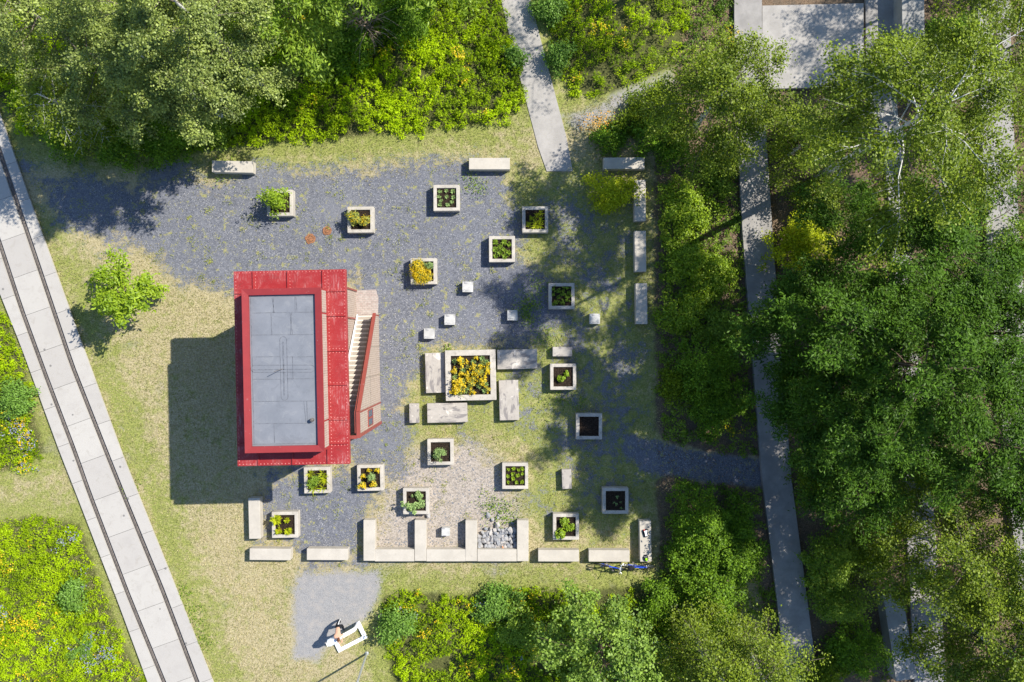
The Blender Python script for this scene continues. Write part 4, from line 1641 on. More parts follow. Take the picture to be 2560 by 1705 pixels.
def build_person():
    hipc = C1(835, 530, 0.93)
    root = empty("person", (hipc.x, hipc.y, 0))
    O = root.location.copy()

    def L(v):
        return tuple(v - O)
    sh = C1(835, 790, 1.30)          # between the shoulders
    waist = hipc.lerp(sh, 0.36) + Vector((0, 0, 0.03))
    chest = hipc.lerp(sh, 0.75) + Vector((0, 0, 0.035))
    fwd = (sh - hipc)
    fwd.z = 0
    fwd.normalize()
    side = Vector((-fwd.y, fwd.x, 0))      # person's left
    neck = sh + fwd * 0.07 + Vector((0, 0, 0.05))
    headb = sh + fwd * 0.13 + Vector((0, 0, 0.08))
    head = C1(862, 885, 1.41)
    sl = sh + side * 0.175
    sr = sh - side * 0.175
    # side points east for someone facing south
    if side.x < 0:
        sl, sr = sr, sl
    el = C1(985, 745, 1.06)
    er = C1(775, 885, 1.12)
    wl_ = C1(960, 880, 1.16)
    wr_ = C1(850, 950, 1.20)
    nodes = [(L(hipc), (0.145, 0.11)), (L(waist), (0.135, 0.10)), (L(chest), (0.165, 0.115)), (L(sh), (0.13, 0.09)), (L(neck), 0.06), (L(headb), 0.062),
             (L(sl), 0.07), (L(sl.lerp(el, 0.5)), 0.05), (L(el), 0.043), (L(el.lerp(wl_, 0.5)), 0.04), (L(wl_), 0.028),
             (L(sr), 0.07), (L(sr.lerp(er, 0.5)), 0.05), (L(er), 0.043), (L(er.lerp(wr_, 0.5)), 0.04), (L(wr_), 0.028)]
    edges = [(0, 1), (1, 2), (2, 3), (3, 4), (4, 5), (3, 6), (6, 7), (7, 8), (8, 9), (9, 10), (3, 11), (11, 12), (12, 13), (13, 14), (14, 15)]
    # head as vertices of the same skeleton
    hd = (head - headb)
    i0 = len(nodes)
    nodes += [(L(headb.lerp(head, 0.55)), 0.085), (L(head), 0.098), (L(head + hd.normalized() * 0.07), 0.07)]
    edges += [(5, i0), (i0, i0 + 1), (i0 + 1, i0 + 2)]
    # nose / face bump
    face = (hd.normalized() * 0.6 + Vector((0, 0, -0.8))).normalized()
    nodes += [(L(head + face * 0.10), 0.016)]
    edges += [(i0 + 1, i0 + 3)]
    # hands with fingers
    for wi, w_, e_ in ((10, wl_, el), (15, wr_, er)):
        d = (w_ - e_).normalized()
        palm = w_ + d * 0.075
        ip = len(nodes)
        nodes.append((L(palm), (0.036, 0.018)))
        edges.append((wi, ip))
        up = Vector((0, 0, 1))
        lat = d.cross(up).normalized()
        for k in range(4):
            off = (k - 1.5) * 0.021
            ln = [0.062, 0.074, 0.070, 0.055][k]
            r0 = palm + d * 0.035 + lat * off
            r1 = r0 + d * ln * 0.55 + up * 0.008
            r2 = r1 + (d * 0.75 - up * 0.5).normalized() * ln * 0.5
            j = len(nodes)
            nodes += [(L(r0), 0.0095), (L(r1), 0.0088), (L(r2), 0.0075)]
            edges += [(ip, j), (j, j + 1), (j + 1, j + 2)]
        t0 = w_ + d * 0.035 + lat * 0.042
        t1 = t0 + (d + lat * 0.6).normalized() * 0.045
        j = len(nodes)
        nodes += [(L(t0), 0.011), (L(t1), 0.009)]
        edges += [(ip, j), (j, j + 1)]
    skin_obj("body", nodes, edges, M['skin'], root)
    # hair cap
    bm = bmesh.new()
    bmesh.ops.create_icosphere(bm, subdivisions=3, radius=0.112)
    back = -face
    for v in list(bm.verts):
        if v.co.normalized().dot(back) < -0.12:
            bm.verts.remove(v)
    rng = random.Random(2)
    for v in bm.verts:
        v.co *= rng.uniform(0.97, 1.06)
        v.co += (head - O) + hd.normalized() * 0.012
    bm_obj("hair", bm, M['hair'], root, True)
    # ears
    # trousers
    hl = hipc + side * 0.09 * (1 if side.x > 0 else -1)
    hr_ = hipc - side * 0.09 * (1 if side.x > 0 else -1)
    fa = C1(880, 330, 0.09)
    fb = C1(985, 545, 0.09)
    ka = C1(845, 400, 0.50)
    kb = C1(955, 490, 0.50)
    nodes = [(L(hipc + Vector((0, 0, 0.03))), (0.155, 0.125)), (L(hr_ - Vector((0, 0, 0.08))), 0.10), (L(ka), 0.075), (L(fa), 0.06),
             (L(hl - Vector((0, 0, 0.08))), 0.10), (L(kb), 0.075), (L(fb), 0.06), (L(waist.lerp(hipc, 0.72)), (0.143, 0.112))]
    edges = [(0, 1), (1, 2), (2, 3), (0, 4), (4, 5), (5, 6), (0, 7)]
    tr = skin_obj("trousers", nodes, edges, M['darkc'], root)
    bm = bmesh.new()
    off = Vector((-0.0, 0.0, 0.0))
    o1 = (hr_ - Vector((0, 0, 0.08)))
    for (p0, p1, r0, r1) in ((o1, ka, 0.103, 0.078), (ka, fa, 0.078, 0.062)):
        q0 = p0 + Vector((0.45, 0.1, 0.88)) * r0 * 1.0 + Vector((0.03, 0.05, 0.0))
        q1 = p1 + Vector((0.45, 0.1, 0.88)) * r1 * 1.0 + Vector((0.03, 0.05, 0.0))
        add_tube(bm, [q0 - O, q1 - O], 0.022, 6)
    bm_obj("side_stripe", bm, M['white'], tr)
    for f in (fa, fb):
        nodes = [((f.x - O.x, f.y - O.y, 0.06), 0.05), ((f.x - O.x + fwd.x * 0.09, f.y - O.y + fwd.y * 0.09, 0.05), 0.047), ((f.x - O.x + fwd.x * 0.19, f.y - O.y + fwd.y * 0.19, 0.035), 0.036)]
        skin_obj("shoe", nodes, [(0, 1), (1, 2)], M['darkc'], root, 1)
    tag(root, "shirtless person in dark trousers with a white stripe leaning on the white bar", "person")


build_person()


# ------------------------------------------------------------------ bicycles, helmet, bag
def build_bike(label, group, frame_mat, bar_mat, bag):
    root = empty("bicycle")
    bb = Vector((-0.08, 0, 0.29))
    seat = Vector((-0.26, 0, 0.82))
    ra = Vector((-0.53, 0, 0.345))
    fa = Vector((0.53, 0, 0.345))
    ht = Vector((0.30, 0, 0.83))
    hb = Vector((0.36, 0, 0.66))
    bm = bmesh.new()
    add_tube(bm, [bb, seat], 0.018, 8)
    add_tube(bm, [seat - Vector((0.0, 0, 0.10)), ht - Vector((0, 0, 0.04))], 0.022, 8)
    add_tube(bm, [bb, hb], 0.024, 8)
    add_tube(bm, [ht + Vector((-0.01, 0, 0.03)), hb], 0.024, 8)
    for s_ in (-1, 1):
        add_tube(bm, [seat + Vector((0.03, 0.02 * s_, -0.12)), ra + Vector((0, 0.06 * s_, 0))], 0.011, 6)
        add_tube(bm, [bb + Vector((0, 0.03 * s_, 0)), ra + Vector((0, 0.06 * s_, 0))], 0.012, 6)
    bm_obj("frame", bm, frame_mat, root)
    bm = bmesh.new()
    for s_ in (-1, 1):
        add_tube(bm, [hb + Vector((0.01, 0.05 * s_, 0)), fa + Vector((0, 0.06 * s_, 0))], 0.015, 6)
    add_tube(bm, [hb + Vector((0.01, -0.06, 0)), hb + Vector((0.01, 0.06, 0))], 0.018, 6)
    bm_obj("fork", bm, M['chrome'], root)
    for cen in (ra, fa):
        bm = bmesh.new()
        add_tube(bm, [cen + Vector((0, -0.05, 0)), cen + Vector((0, 0.05, 0))], 0.022, 8)
        for k in range(14):
            t_ = 2 * math.pi * k / 14
            add_tube(bm, [cen + Vector((0, 0.03 * (-1) ** k, 0)), cen + Vector((0.30 * math.cos(t_), 0, 0.30 * math.sin(t_)))], 0.0028, 4, caps=False)
        w_ = bm_obj("wheel", bm, M['chrome'], root)
        bm = bmesh.new()
        add_torus(bm, cen, (0, 1, 0), 0.322, 0.026, 36, 8)
        bm_obj("tyre", bm, M['black'], w_, True)
        bm = bmesh.new()
        add_torus(bm, cen, (0, 1, 0), 0.292, 0.012, 36, 6)
        bm_obj("rim", bm, M['chrome'], w_, True)
    bm = bmesh.new()
    sb = ht + Vector((-0.02, 0, 0.10))
    add_tube(bm, [ht, sb, sb + Vector((0.09, 0, 0.03))], 0.018, 8)
    c0 = sb + Vector((0.09, 0, 0.03))
    add_tube(bm, [c0 + Vector((-0.05, -0.31, 0.01)), c0 + Vector((0, -0.12, 0)), c0 + Vector((0, 0.12, 0)), c0 + Vector((-0.05, 0.31, 0.01))], 0.016, 8)
    for s_ in (-1, 1):
        add_tube(bm, [c0 + Vector((0.01, 0.17 * s_, 0)), c0 + Vector((0.08, 0.19 * s_, -0.01)), c0 + Vector((0.07, 0.27 * s_, -0.02))], 0.008, 6)
    hbars = bm_obj("handlebar", bm, bar_mat, root)
    for s_ in (-1, 1):
        bm = bmesh.new()
        add_tube(bm, [c0 + Vector((-0.03, 0.22 * s_, 0.006)), c0 + Vector((-0.055, 0.32 * s_, 0.011))], 0.021, 8)
        bm_obj("grip", bm, M['black'], hbars)
    # saddle
    bm = bmesh.new()
    ctr = seat + Vector((-0.05, 0, 0.10))
    prof = [(-0.15, 0.055), (-0.10, 0.075), (-0.02, 0.05), (0.06, 0.028), (0.13, 0.016)]
    rings = []
    for x, w in prof:
        rings.append([bm.verts.new(ctr + Vector((x, w * math.cos(t_), 0.028 * math.sin(t_)))) for t_ in [2 * math.pi * k / 8 for k in range(8)]])
    for i in range(len(rings) - 1):
        for k in range(8):
            bm.faces.new((rings[i][k], rings[i][(k + 1) % 8], rings[i + 1][(k + 1) % 8], rings[i + 1][k]))
    bm.faces.new(rings[0])
    bm.faces.new(rings[-1][::-1])
    add_tube(bm, [seat, seat + Vector((-0.03, 0, 0.09))], 0.014, 8)
    bm_obj("saddle", bm, M['black'], root, True)
    bm = bmesh.new()
    add_torus(bm, bb + Vector((0, -0.05, 0)), (0, 1, 0), 0.085, 0.008, 20, 6)
    for s_, a_ in ((-1, 0.4), (1, 0.4 + math.pi)):
        e_ = bb + Vector((0.17 * math.cos(a_), 0.08 * s_, 0.17 * math.sin(a_)))
        add_tube(bm, [bb + Vector((0, 0.06 * s_, 0)), e_], 0.012, 6)
        add_box(bm, e_ + Vector((0, 0.06 * s_, 0)), (0.09, 0.09, 0.022))
    bm_obj("crank", bm, M['steel'], root)
    if bag:
        bm = bmesh.new()
        add_box(bm, ctr + Vector((-0.17, 0, 0.0)), (0.20, 0.22, 0.14), 0, 0.045)
        bm_obj("saddle_bag", bm, M['darkc'], root, True)
    tag(root, label, "bicycle", group)
    return root


def CB2(cx, cy, z):
    return P(1430 + cx / 8.71, 1280 + cy / 8.71, z)


bk = build_bike("blue bicycle with silver handlebar leaning on the long side of a bench", "bicycles by the benches", M['blue'], M['chrome'], False)
q = CB2(845, 1185, 0)
bk.location = (q.x, q.y, 0)
bk.rotation_mode = 'ZYX'
bk.rotation_euler = (R(-13), 0, R(-11))
bk.scale = (1.13, 1.13, 1.13)
bk2 = build_bike("bicycle with black saddle bag behind the blue one, by the helmet's bench", "bicycles by the benches", M['blue'], M['black'], True)
q = CB2(1420, 1150, 0)
bk2.location = (q.x, q.y, 0)
bk2.rotation_mode = 'ZYX'
bk2.rotation_euler = (R(-6), 0, R(-1))
bk2.scale = (1.1, 1.1, 1.1)

# helmet
q = CB2(1612, 1010, BH + 0.08)
hel = empty("bicycle_helmet", (q.x, q.y, BH), R(-75))
bm = bmesh.new()
bmesh.ops.create_uvsphere(bm, u_segments=20, v_segments=12, radius=1.0)
bmesh.ops.scale(bm, vec=(0.175, 0.135, 0.16), verts=bm.verts[:])
for v in [v for v in bm.verts if v.co.z < -0.005]:
    bm.verts.remove(v)
bm_obj("shell", bm, M['black'], hel, True)
bm = bmesh.new()
bmesh.ops.create_uvsphere(bm, u_segments=24, v_segments=14, radius=1.0)
bmesh.ops.scale(bm, vec=(0.18, 0.139, 0.165), verts=bm.verts[:])
for v in [v for v in bm.verts if v.co.z < 0.06 or v.co.x < -0.05 or abs(v.co.y) > 0.085 - 0.25 * max(0, v.co.x)]:
    bm.verts.remove(v)
bm_obj("lime_panel", bm, M['lime'], hel, True)
bm = bmesh.new()
for dy in (-0.05, 0.0, 0.05):
    add_box(bm, (-0.10, dy, 0.135), (0.07, 0.018, 0.02), 0, 0.004)
bm_obj("vent_trim", bm, M['chrome'], hel)
tag(hel, "black and lime bicycle helmet on the end of a concrete bench", "helmet")
# bag
q = CB2(1612, 455, BH + 0.05)
bag = empty("dark_bag", (q.x, q.y, BH), R(15))
bm = bmesh.new()
add_prism(bm, [(-0.16, -0.20), (-0.03, -0.24), (0.06, -0.19), (0.17, 0.17), (0.02, 0.20), (-0.17, 0.19)], 0.0, 0.09)
bmesh.ops.bevel(bm, geom=bm.edges[:], offset=0.025, segments=2, affect='EDGES')
bm_obj("pouch", bm, M['darkc'], bag, True)
bm = bmesh.new()
add_prism(bm, [(-0.09, -0.16), (0.03, -0.16), (0.06, 0.04), (0.11, 0.13), (-0.08, 0.14), (-0.07, 0.0)], 0.085, 0.098)
bm_obj("white_panel", bm, M['white'], bag)
bm = bmesh.new()
add_box(bm, (-0.06, 0.19, 0.08), (0.08, 0.05, 0.05), 0, 0.01)
bm_obj("red_tab", bm, M['redp'], bag)
tag(bag, "dark bag with a white panel and red tab on a concrete bench", "bag")


# ------------------------------------------------------------------ vegetation: trees
def make_tree(name, label, cat, u, v, zc, H, Rc, zb, kind, seed, group=None, base=None, nleaf=16000, white=False):
    """u,v: photo position of the crown's middle, seen at height zc"""
    rng = np.random.default_rng(seed)
    q_ = P(u, v, zc)
    bx_, by_ = (q_.x, q_.y) if base is None else (P(*base, 0).x, P(*base, 0).y)
    root = empty(name, (bx_, by_, 0))
    lean = np.array([q_.x - bx_, q_.y - by_]) / zc
    cfg = {
        'birch': dict(leaf=M['l_birch'], bark=M['birch'], L=0.105, W=0.075, droop=0.55, limbs=24, sub=6, upa=0.75, spread=0.185),
        'birchy': dict(leaf=M['l_birch2'], bark=M['birch'], L=0.105, W=0.075, droop=0.50, limbs=26, sub=7, upa=0.7, spread=0.23),
        'robinia': dict(leaf=M['l_robinia'], bark=M['bark'], L=0.16, W=0.055, droop=0.2, limbs=28, sub=8, upa=0.6, spread=0.21),
        'oak': dict(leaf=M['l_oak'], bark=M['bark'], L=0.14, W=0.10, droop=0.0, limbs=22, sub=7, upa=0.75, spread=0.19),
        'ash': dict(leaf=M['l_ash'], bark=M['bark'], L=0.22, W=0.075, droop=0.1, limbs=20, sub=8, upa=0.7, spread=0.26),
        'walnut': dict(leaf=M['l_walnut'], bark=M['bark'], L=0.19, W=0.085, droop=0.1, limbs=16, sub=6, upa=0.7, spread=0.17),
    }[kind]

    def axis_at(z):
        w = 0.10 * math.sin(z * 0.9 + seed)
        return np.array([lean[0] * z + w, lean[1] * z + w * 0.6, z])
    bmt = bmesh.new()
    tr = (0.011 if white else 0.016) * H + 0.03
    zs = np.linspace(-0.1, H * (0.94 if white else 0.84), 9)
    add_tube(bmt, [axis_at(z) for z in zs], [tr * (1.0 - (0.95 if white else 1.12) * (max(z, 0) / H)) + 0.010 for z in zs], 8)
    bmb = bmesh.new()
    cents, outs, wts = [], [], []
    nl = cfg['limbs']
    for i in range(nl):
        f = (i + rng.uniform(0, 0.9)) / nl
        z0 = zb + (H * 0.93 - zb) * f
        prof = math.sin(math.pi * min(1, 0.22 + 0.70 * f)) ** 0.8 if f < 0.97 else 0.3
        ln = Rc * prof * rng.uniform(0.72, 1.22)
        a = i * 2.39996 + rng.uniform(-0.4, 0.4)
        d = np.array([math.cos(a), math.sin(a), 0])
        rise = ln * cfg['upa'] * rng.uniform(0.25, 0.8) * (0.5 + 0.7 * f)
        p0 = axis_at(z0)
        pts = []
        for t_ in np.linspace(0, 1, 5):
            jit = rng.normal(size=3) * 0.05 * ln * t_
            pts.append(p0 + d * ln * t_ + np.array([0, 0, rise * t_ - cfg['droop'] * ln * 0.35 * t_ * t_]) + jit * np.array([1, 1, 0.6]))
        r0 = 0.010 + 0.0075 * ln
        add_tube(bmb, pts, [r0 * (1 - 0.8 * t_) for t_ in np.linspace(0, 1, 5)], 5, caps=False)
        pts = np.array(pts)
        for j in range(cfg['sub'] + 1):
            t_ = rng.uniform(0.28, 1.0) if j else 1.0
            k = min(3, int(t_ * 4))
            s0 = pts[k] + (pts[k + 1] - pts[k]) * (t_ * 4 - k)
            sa = a + rng.choice([-1, 1]) * rng.uniform(0.4, 1.25) if j else a
            sl = ln * rng.uniform(0.22, 0.48) * (1.15 - 0.4 * t_)
            sdv = np.array([math.cos(sa), math.sin(sa), rng.uniform(-0.1, 0.55) - cfg['droop'] * 0.5])
            e_ = s0 + sdv * sl
            e2 = e_ + np.array([math.cos(sa) * 0.2, math.sin(sa) * 0.2, -cfg['droop']]) * sl * 0.5
            add_tube(bmb, [s0, e_, e2], [r0 * 0.35, r0 * 0.2, 0.003], 4, caps=False)
            m_ = max(3, int(sl / 0.16))
            for tt in np.linspace(0.35, 1.0, m_):
                cpt = s0 + (e_ - s0) * tt if tt < 0.7 else e_ + (e2 - e_) * (tt - 0.7) / 0.3
                cents.append(cpt)
                outs.append(norm(np.array([cpt[0] - p0[0], cpt[1] - p0[1], 0.25 * Rc])))
    cents = np.array(cents)
    outs = np.array(outs)
    cl_t = rng.normal(size=len(cents)) * 0.13 + np.repeat(rng.normal(size=len(cents) // 12 + 1) * 0.10, 12)[:len(cents)]
    wgt = rng.gamma(1.6, 1.0, len(cents)) + 0.12
    idx = rng.choice(len(cents), nleaf, p=wgt / wgt.sum())
    sp = cfg['spread']
    C_ = cents[idx] + rng.normal(size=(nleaf, 3)) * np.array([sp, sp, sp * 0.6])
    ab = (0, 0, -cfg['droop'])
    V = leaves(rng, C_, cfg['L'], cfg['W'], 0.75, ab, outs[idx], 0.35)
    tint = np.clip(0.5 + rng.normal(size=nleaf) * 0.2 + cl_t[idx], 0, 1)
    bm_obj("trunk", bmt, cfg['bark'], root, True)
    bm_obj("branch", bmb, (cfg['bark'] if white or kind not in ('birch', 'birchy') else M['limb']), root, True)
    link_mesh("crown", quads_mesh("crown", V, tint), cfg['leaf'], root)
    tag(root, label, cat, group)
    return root


GT = "birches of the upper left grove"
make_tree("birch_tree", "grey-green birch at the right flank of the upper left grove", "tree", 440, -5, 11.5, 15.0, 2.6, 3.6, 'birch', 1, GT, nleaf=40000)
make_tree("birch_tree", "broad birch at the front of the grove, hanging toward the lone bench", "tree", 375, 150, 9.2, 12.2, 2.25, 3.0, 'birch', 2, GT, nleaf=36000)
make_tree("birch_tree", "birch in the far upper left corner of the grove", "tree", 70, 30, 6.8, 9.0, 3.2, 2.4, 'birch', 3, GT, nleaf=26000)
make_tree("birch_tree", "slim drooping birch leaning out over the slab path", "tree", 135, 250, 6.5, 8.2, 1.7, 2.6, 'birchy', 4, GT, nleaf=8000, white=True)
make_tree("birch_tree", "birch in the shaded middle of the upper left grove", "tree", 235, 150, 6.8, 9.0, 2.8, 2.2, 'birch', 5, GT, nleaf=24000)
make_tree("birch_tree", "birch at the top edge of the grove behind the others", "tree", 280, -60, 11.0, 14.5, 3.2, 3.0, 'birch', 6, GT, nleaf=32000)
make_tree("ash_tree", "tall ash standing beyond the upper picture edge whose shade falls on the meadow", "tree", 1090, -270, 10.0, 13.0, 3.0, 4.0, 'ash', 31, nleaf=12000)
make_tree("ash_tree", "ash beyond the upper picture edge behind the dry branches", "tree", 925, -250, 9.5, 12.5, 2.8, 4.0, 'ash', 32, nleaf=12000)
make_tree("birch_tree", "thin birch beyond the upper picture edge that dapples the concrete path", "tree", 1850, -360, 10.0, 12.5, 2.7, 5.0, 'birchy', 33, nleaf=7000)
make_tree("birch_tree", "birch beyond the upper right corner that dapples the terrace", "tree", 2840, -390, 10.0, 12.5, 3.3, 4.5, 'birchy', 34, nleaf=17000)
make_tree("ash_tree", "bright feathery ash tree at the top edge beside the birch grove", "tree", 695, -15, 6.5, 9.0, 2.6, 2.4, 'ash', 7, nleaf=14000)
make_tree("birch_tree", "rounded birch overhanging the walkway beside the terrace", "tree", 1832, 205, 8.3, 10.8, 2.75, 2.6, 'birchy', 8, nleaf=34000)
make_tree("birch_tree", "great birch with long white leaning trunk over the shaded paths", "tree", 2300, 292, 13.8, 18.0, 3.8, 10.0, 'birchy', 9, base=(2040, 445), nleaf=52000, white=True)
make_tree("birch_tree", "dense yellow-green birch in the upper right corner", "tree", 2540, 110, 7.0, 9.8, 3.2, 2.6, 'birchy', 10, nleaf=33600)
GR = "feathery dark green trees right of the walkway"
make_tree("robinia_tree", "feathery dark green tree reaching out over the walkway", "tree", 2125, 815, 11.3, 14.0, 2.75, 4.0, 'robinia', 11, GR, nleaf=48600)
make_tree("robinia_tree", "feathery tree just below the great birch at the right edge", "tree", 2350, 650, 9.5, 12.5, 3.7, 3.4, 'robinia', 12, GR, nleaf=64800)
make_tree("robinia_tree", "tallest feathery dark tree in the middle of the right side", "tree", 2335, 915, 12.0, 15.5, 3.5, 4.5, 'robinia', 13, GR, nleaf=68850)
make_tree("robinia_tree", "shaded feathery tree above the yellowish birch", "tree", 2165, 1065, 10.4, 13.0, 2.65, 3.4, 'robinia', 14, GR, nleaf=46575)
make_tree("robinia_tree", "feathery tree at the right edge, lower of the group", "tree", 2510, 1110, 9.0, 12.0, 3.4, 3.2, 'robinia', 15, GR, nleaf=52650)
make_tree("robinia_tree", "feathery tree at the right edge over the outer path", "tree", 2550, 830, 9.0, 12.0, 3.0, 3.0, 'robinia', 35, GR, nleaf=30000)
make_tree("birch_tree", "low birch between the great birch trunk and the walkway", "tree", 2025, 350, 3.6, 5.6, 1.8, 1.2, 'birchy', 36, nleaf=12000)
make_tree("robinia_tree", "small feathery tree in shade beside the leaf litter strip", "tree", 2165, 1215, 6.3, 8.8, 2.2, 2.0, 'robinia', 37, GR, nleaf=22000)
make_tree("robinia_tree", "feathery tree beyond the right picture edge level with the short wall block", "tree", 2775, 1340, 10.0, 13.0, 3.4, 3.5, 'robinia', 38, GR, nleaf=22000)
make_tree("robinia_tree", "feathery tree beyond the lower right corner", "tree", 2790, 1660, 10.0, 13.0, 3.3, 3.5, 'robinia', 39, GR, nleaf=20000)
make_tree("birch_tree", "yellowish birch hanging over the short concrete wall block", "tree", 2420, 1400, 8.0, 10.5, 2.9, 3.0, 'birchy', 16, nleaf=30940)
make_tree("birch_tree", "yellowish birch in the lower right corner", "tree", 2530, 1640, 8.0, 10.5, 2.9, 2.8, 'birchy', 17, nleaf=32760)
make_tree("birch_tree", "olive birch beside the walkway at the lower edge", "tree", 1930, 1715, 7.0, 9.0, 2.2, 2.4, 'birchy', 18, nleaf=12000)
make_tree("oak_tree", "round bright green oak at the lower edge in front of the bicycles", "tree", 1515, 1655, 5.6, 7.8, 2.75, 1.8, 'oak', 19, nleaf=17000)
make_tree("birch_tree", "dark olive birch between the round oak and the walkway", "tree", 1795, 1690, 6.5, 8.8, 2.1, 2.2, 'birchy', 20, nleaf=20000)
make_tree("walnut_sapling", "young bright green walnut tree standing alone on the dry lawn by the slab path", "tree", 308, 728, 2.6, 4.0, 1.4, 0.9, 'walnut', 21, nleaf=5200)


# ------------------------------------------------------------------ shrubs
def make_shrub(name, label, cat, u, v, Rx, h, mat, seed, group=None, L=0.12, W=0.07, dens=1.0, Ry=None, stems=True):
    rng = np.random.default_rng(seed + 500)
    Ry = Ry or Rx
    q_ = P(u, v, h * 0.6)
    root = empty(name, (q_.x, q_.y, 0))
    k = int(60 * Rx * Ry * dens) + 14
    a = rng.uniform(0, 2 * math.pi, k)
    rr = np.sqrt(rng.uniform(0, 1, k))
    lob = 0.95 + 0.24 * np.sin(a * 2 + seed * 1.7) + 0.20 * np.sin(a * 3 + seed) + 0.14 * np.sin(a * 7 + seed * 2) + rng.normal(size=k) * 0.12
    x = np.cos(a) * rr * Rx * lob
    y = np.sin(a) * rr * Ry * lob
    zt = h * np.sqrt(np.clip(1.05 - rr ** 2 * 0.9, 0.04, 1)) * (0.60 + 0.55 * vnoise(x + q_.x, y + q_.y, 1.3, seed))
    cents = np.stack([x, y, zt], axis=1)
    low = cents.copy()
    low[:, 2] *= rng.uniform(0.25, 0.8, k)
    allc = np.concatenate([cents, cents, low])
    n = int(len(allc) * 16)
    idx = rng.integers(0, len(allc), n)
    sp = 0.15
    C_ = allc[idx] + rng.normal(size=(n, 3)) * np.array([sp, sp, sp * 0.7])
    C_[:, 2] = np.abs(C_[:, 2]) + 0.03
    out = norm(C_ * np.array([1, 1, 0.3]) + 1e-4)
    V = leaves(rng, C_, L, W, 0.8, (0, 0, 0), out, 0.25)
    ct = rng.normal(size=len(allc)) * 0.17
    link_mesh("foliage", quads_mesh("foliage", V, np.clip(0.5 + rng.normal(size=n) * 0.2 + ct[idx], 0, 1)), mat, root)
    if stems:
        bm = bmesh.new()
        for j in range(0, k, max(1, k // 14)):
            p1 = cents[j]
            add_tube(bm, [(p1[0] * 0.12, p1[1] * 0.12, -0.05), (p1[0] * 0.5, p1[1] * 0.5, p1[2] * 0.55), tuple(p1 * 0.96)], [0.025, 0.017, 0.006], 5, caps=False)
        bm_obj("stem", bm, M['bark'], root)
    tag(root, label, cat, group)
    return root


make_shrub("lime_bush", "bright yellow-green bush growing between two concrete benches", "bush", 1529, 480, 1.15, 1.5, M['l_lime'], 1, L=0.12, W=0.075, dens=1.0)
sh_list = [
    (1722, 520, 1.45, 0.97, 'l_walnut', "leafy shrub strip start right of the half hidden bench", 1.5),
    (1715, 640, 1.3, 1.02, 'l_walnut', "green shrub right of the middle shaded bench", 1.4),
    (1790, 690, 1.2, 0.97, 'l_walnut', "yellow-green shrub next to the walkway edge", 1.5),
    (1722, 780, 1.35, 1.02, 'l_walnut', "green shrub right of the lowest shaded bench", 1.5),
    (1810, 830, 1.1, 1.4, 'l_ash', "shrub squeezed against the walkway at the shade border", 1.5),
    (1770, 930, 1.75, 2.6, 'l_shrub', "large dark shrub in deep shade by the walkway", 1.7),
    (1795, 1015, 1.5, 2.0, 'l_shrub', "dark shrub just above the shaded gravel track to the walkway", 1.4),
    (1700, 970, 0.9, 1.3, 'l_under', "low sparse shrub at the edge of the shaded square", 1.2),
    (1755, 1312, 1.6, 3.1, 'l_shrub', "rounded dark shrub below the shaded gravel track", 1.7),
    (1845, 1305, 1.15, 1.9, 'l_shrub', "dark shrub beside the walkway below the gravel track", 1.6),
    (1745, 1390, 1.2, 2.4, 'l_shrub', "feathery dark shrub right of the helmet's bench", 1.5),
    (1840, 1390, 1.5, 2.2, 'l_shrub', "dense dark shrub by the walkway right of the bicycles", 1.8),
    (1780, 1490, 1.8, 2.6, 'l_shrub', "dark olive shrub between bicycles and walkway", 1.6),
    (1660, 1500, 1.2, 1.5, 'l_shrub', "low shaded shrub just below the parked bicycles' end", 1.2),
    (1640, 250, 1.1, 1.3, 'l_under', "shaded scrub at the dirt track under the rounded birch", 1.3),
    (1660, 340, 1.4, 1.6, 'l_shrub', "dark scrub above the dappled bench", 1.5),
    (1795, 430, 1.0, 0.9, 'l_ash', "small shrub between shrub strip and walkway", 1.3),
    (1530, 345, 0.9, 0.7, 'l_shrub', "low green tuft under the dappled shade above the bench", 0.9),
]
for k, (u, v, r_, h, m_, lab, rat) in enumerate(sh_list):
    make_shrub("shrub", lab, "shrub", u, v, r_, h, M[m_], 20 + k, "shrubs between the square and the walkway", Ry=r_ * (0.85 + 0.1 * rat))
sh2 = [
    (2010, 610, 1.6, 2.0, 'l_lime', "sunny yellow-green shrub at the far side of the walkway"),
    (2000, 740, 1.1, 1.9, 'l_shrub', "dark shrub below the sunny one across the walkway"),
    (2060, 1200, 1.6, 2.2, 'l_under', "shrub under the feathery trees beside the leaf litter strip"),
    (2085, 1400, 1.5, 2.4, 'l_ash', "bright green shrub across the walkway in a sun patch"),
    (2100, 1500, 1.45, 2.2, 'l_ash', "bright green shrub left of the short concrete wall block"),
    (2140, 1620, 1.6, 2.1, 'l_shrub', "dark shrub at the foot of the short concrete wall block"),
    (2180, 1390, 1.3, 2.0, 'l_under', "shaded shrub above the short concrete wall block"),
    (2060, 1680, 1.1, 1.5, 'l_under', "low shrub by the walkway at the lower edge"),
    (2060, 500, 1.4, 1.9, 'l_birch2', "shrub in the shade of the great birch by the walkway"),
    (1985, 330, 1.1, 1.7, 'l_birch2', "shrub between terrace and great birch"),
    (2370, 90, 1.3, 1.8, 'l_shrub', "dark green shrub behind the pale wall block"),
    (2390, 540, 1.4, 1.9, 'l_ash', "green shrub between the two right hand paths"),
    (2560, 620, 1.4, 2.0, 'l_ash', "green shrub at the right picture edge below the outer path"),
    (2440, 1520, 1.3, 1.8, 'l_under', "shrub beneath the yellowish birches on the right"),
    (2150, 820, 1.4, 1.6, 'l_shrub', "dim shrub deep below the feathery trees"),
    (2350, 1180, 1.4, 1.6, 'l_shrub', "shrub below the feathery trees at the right"),
]
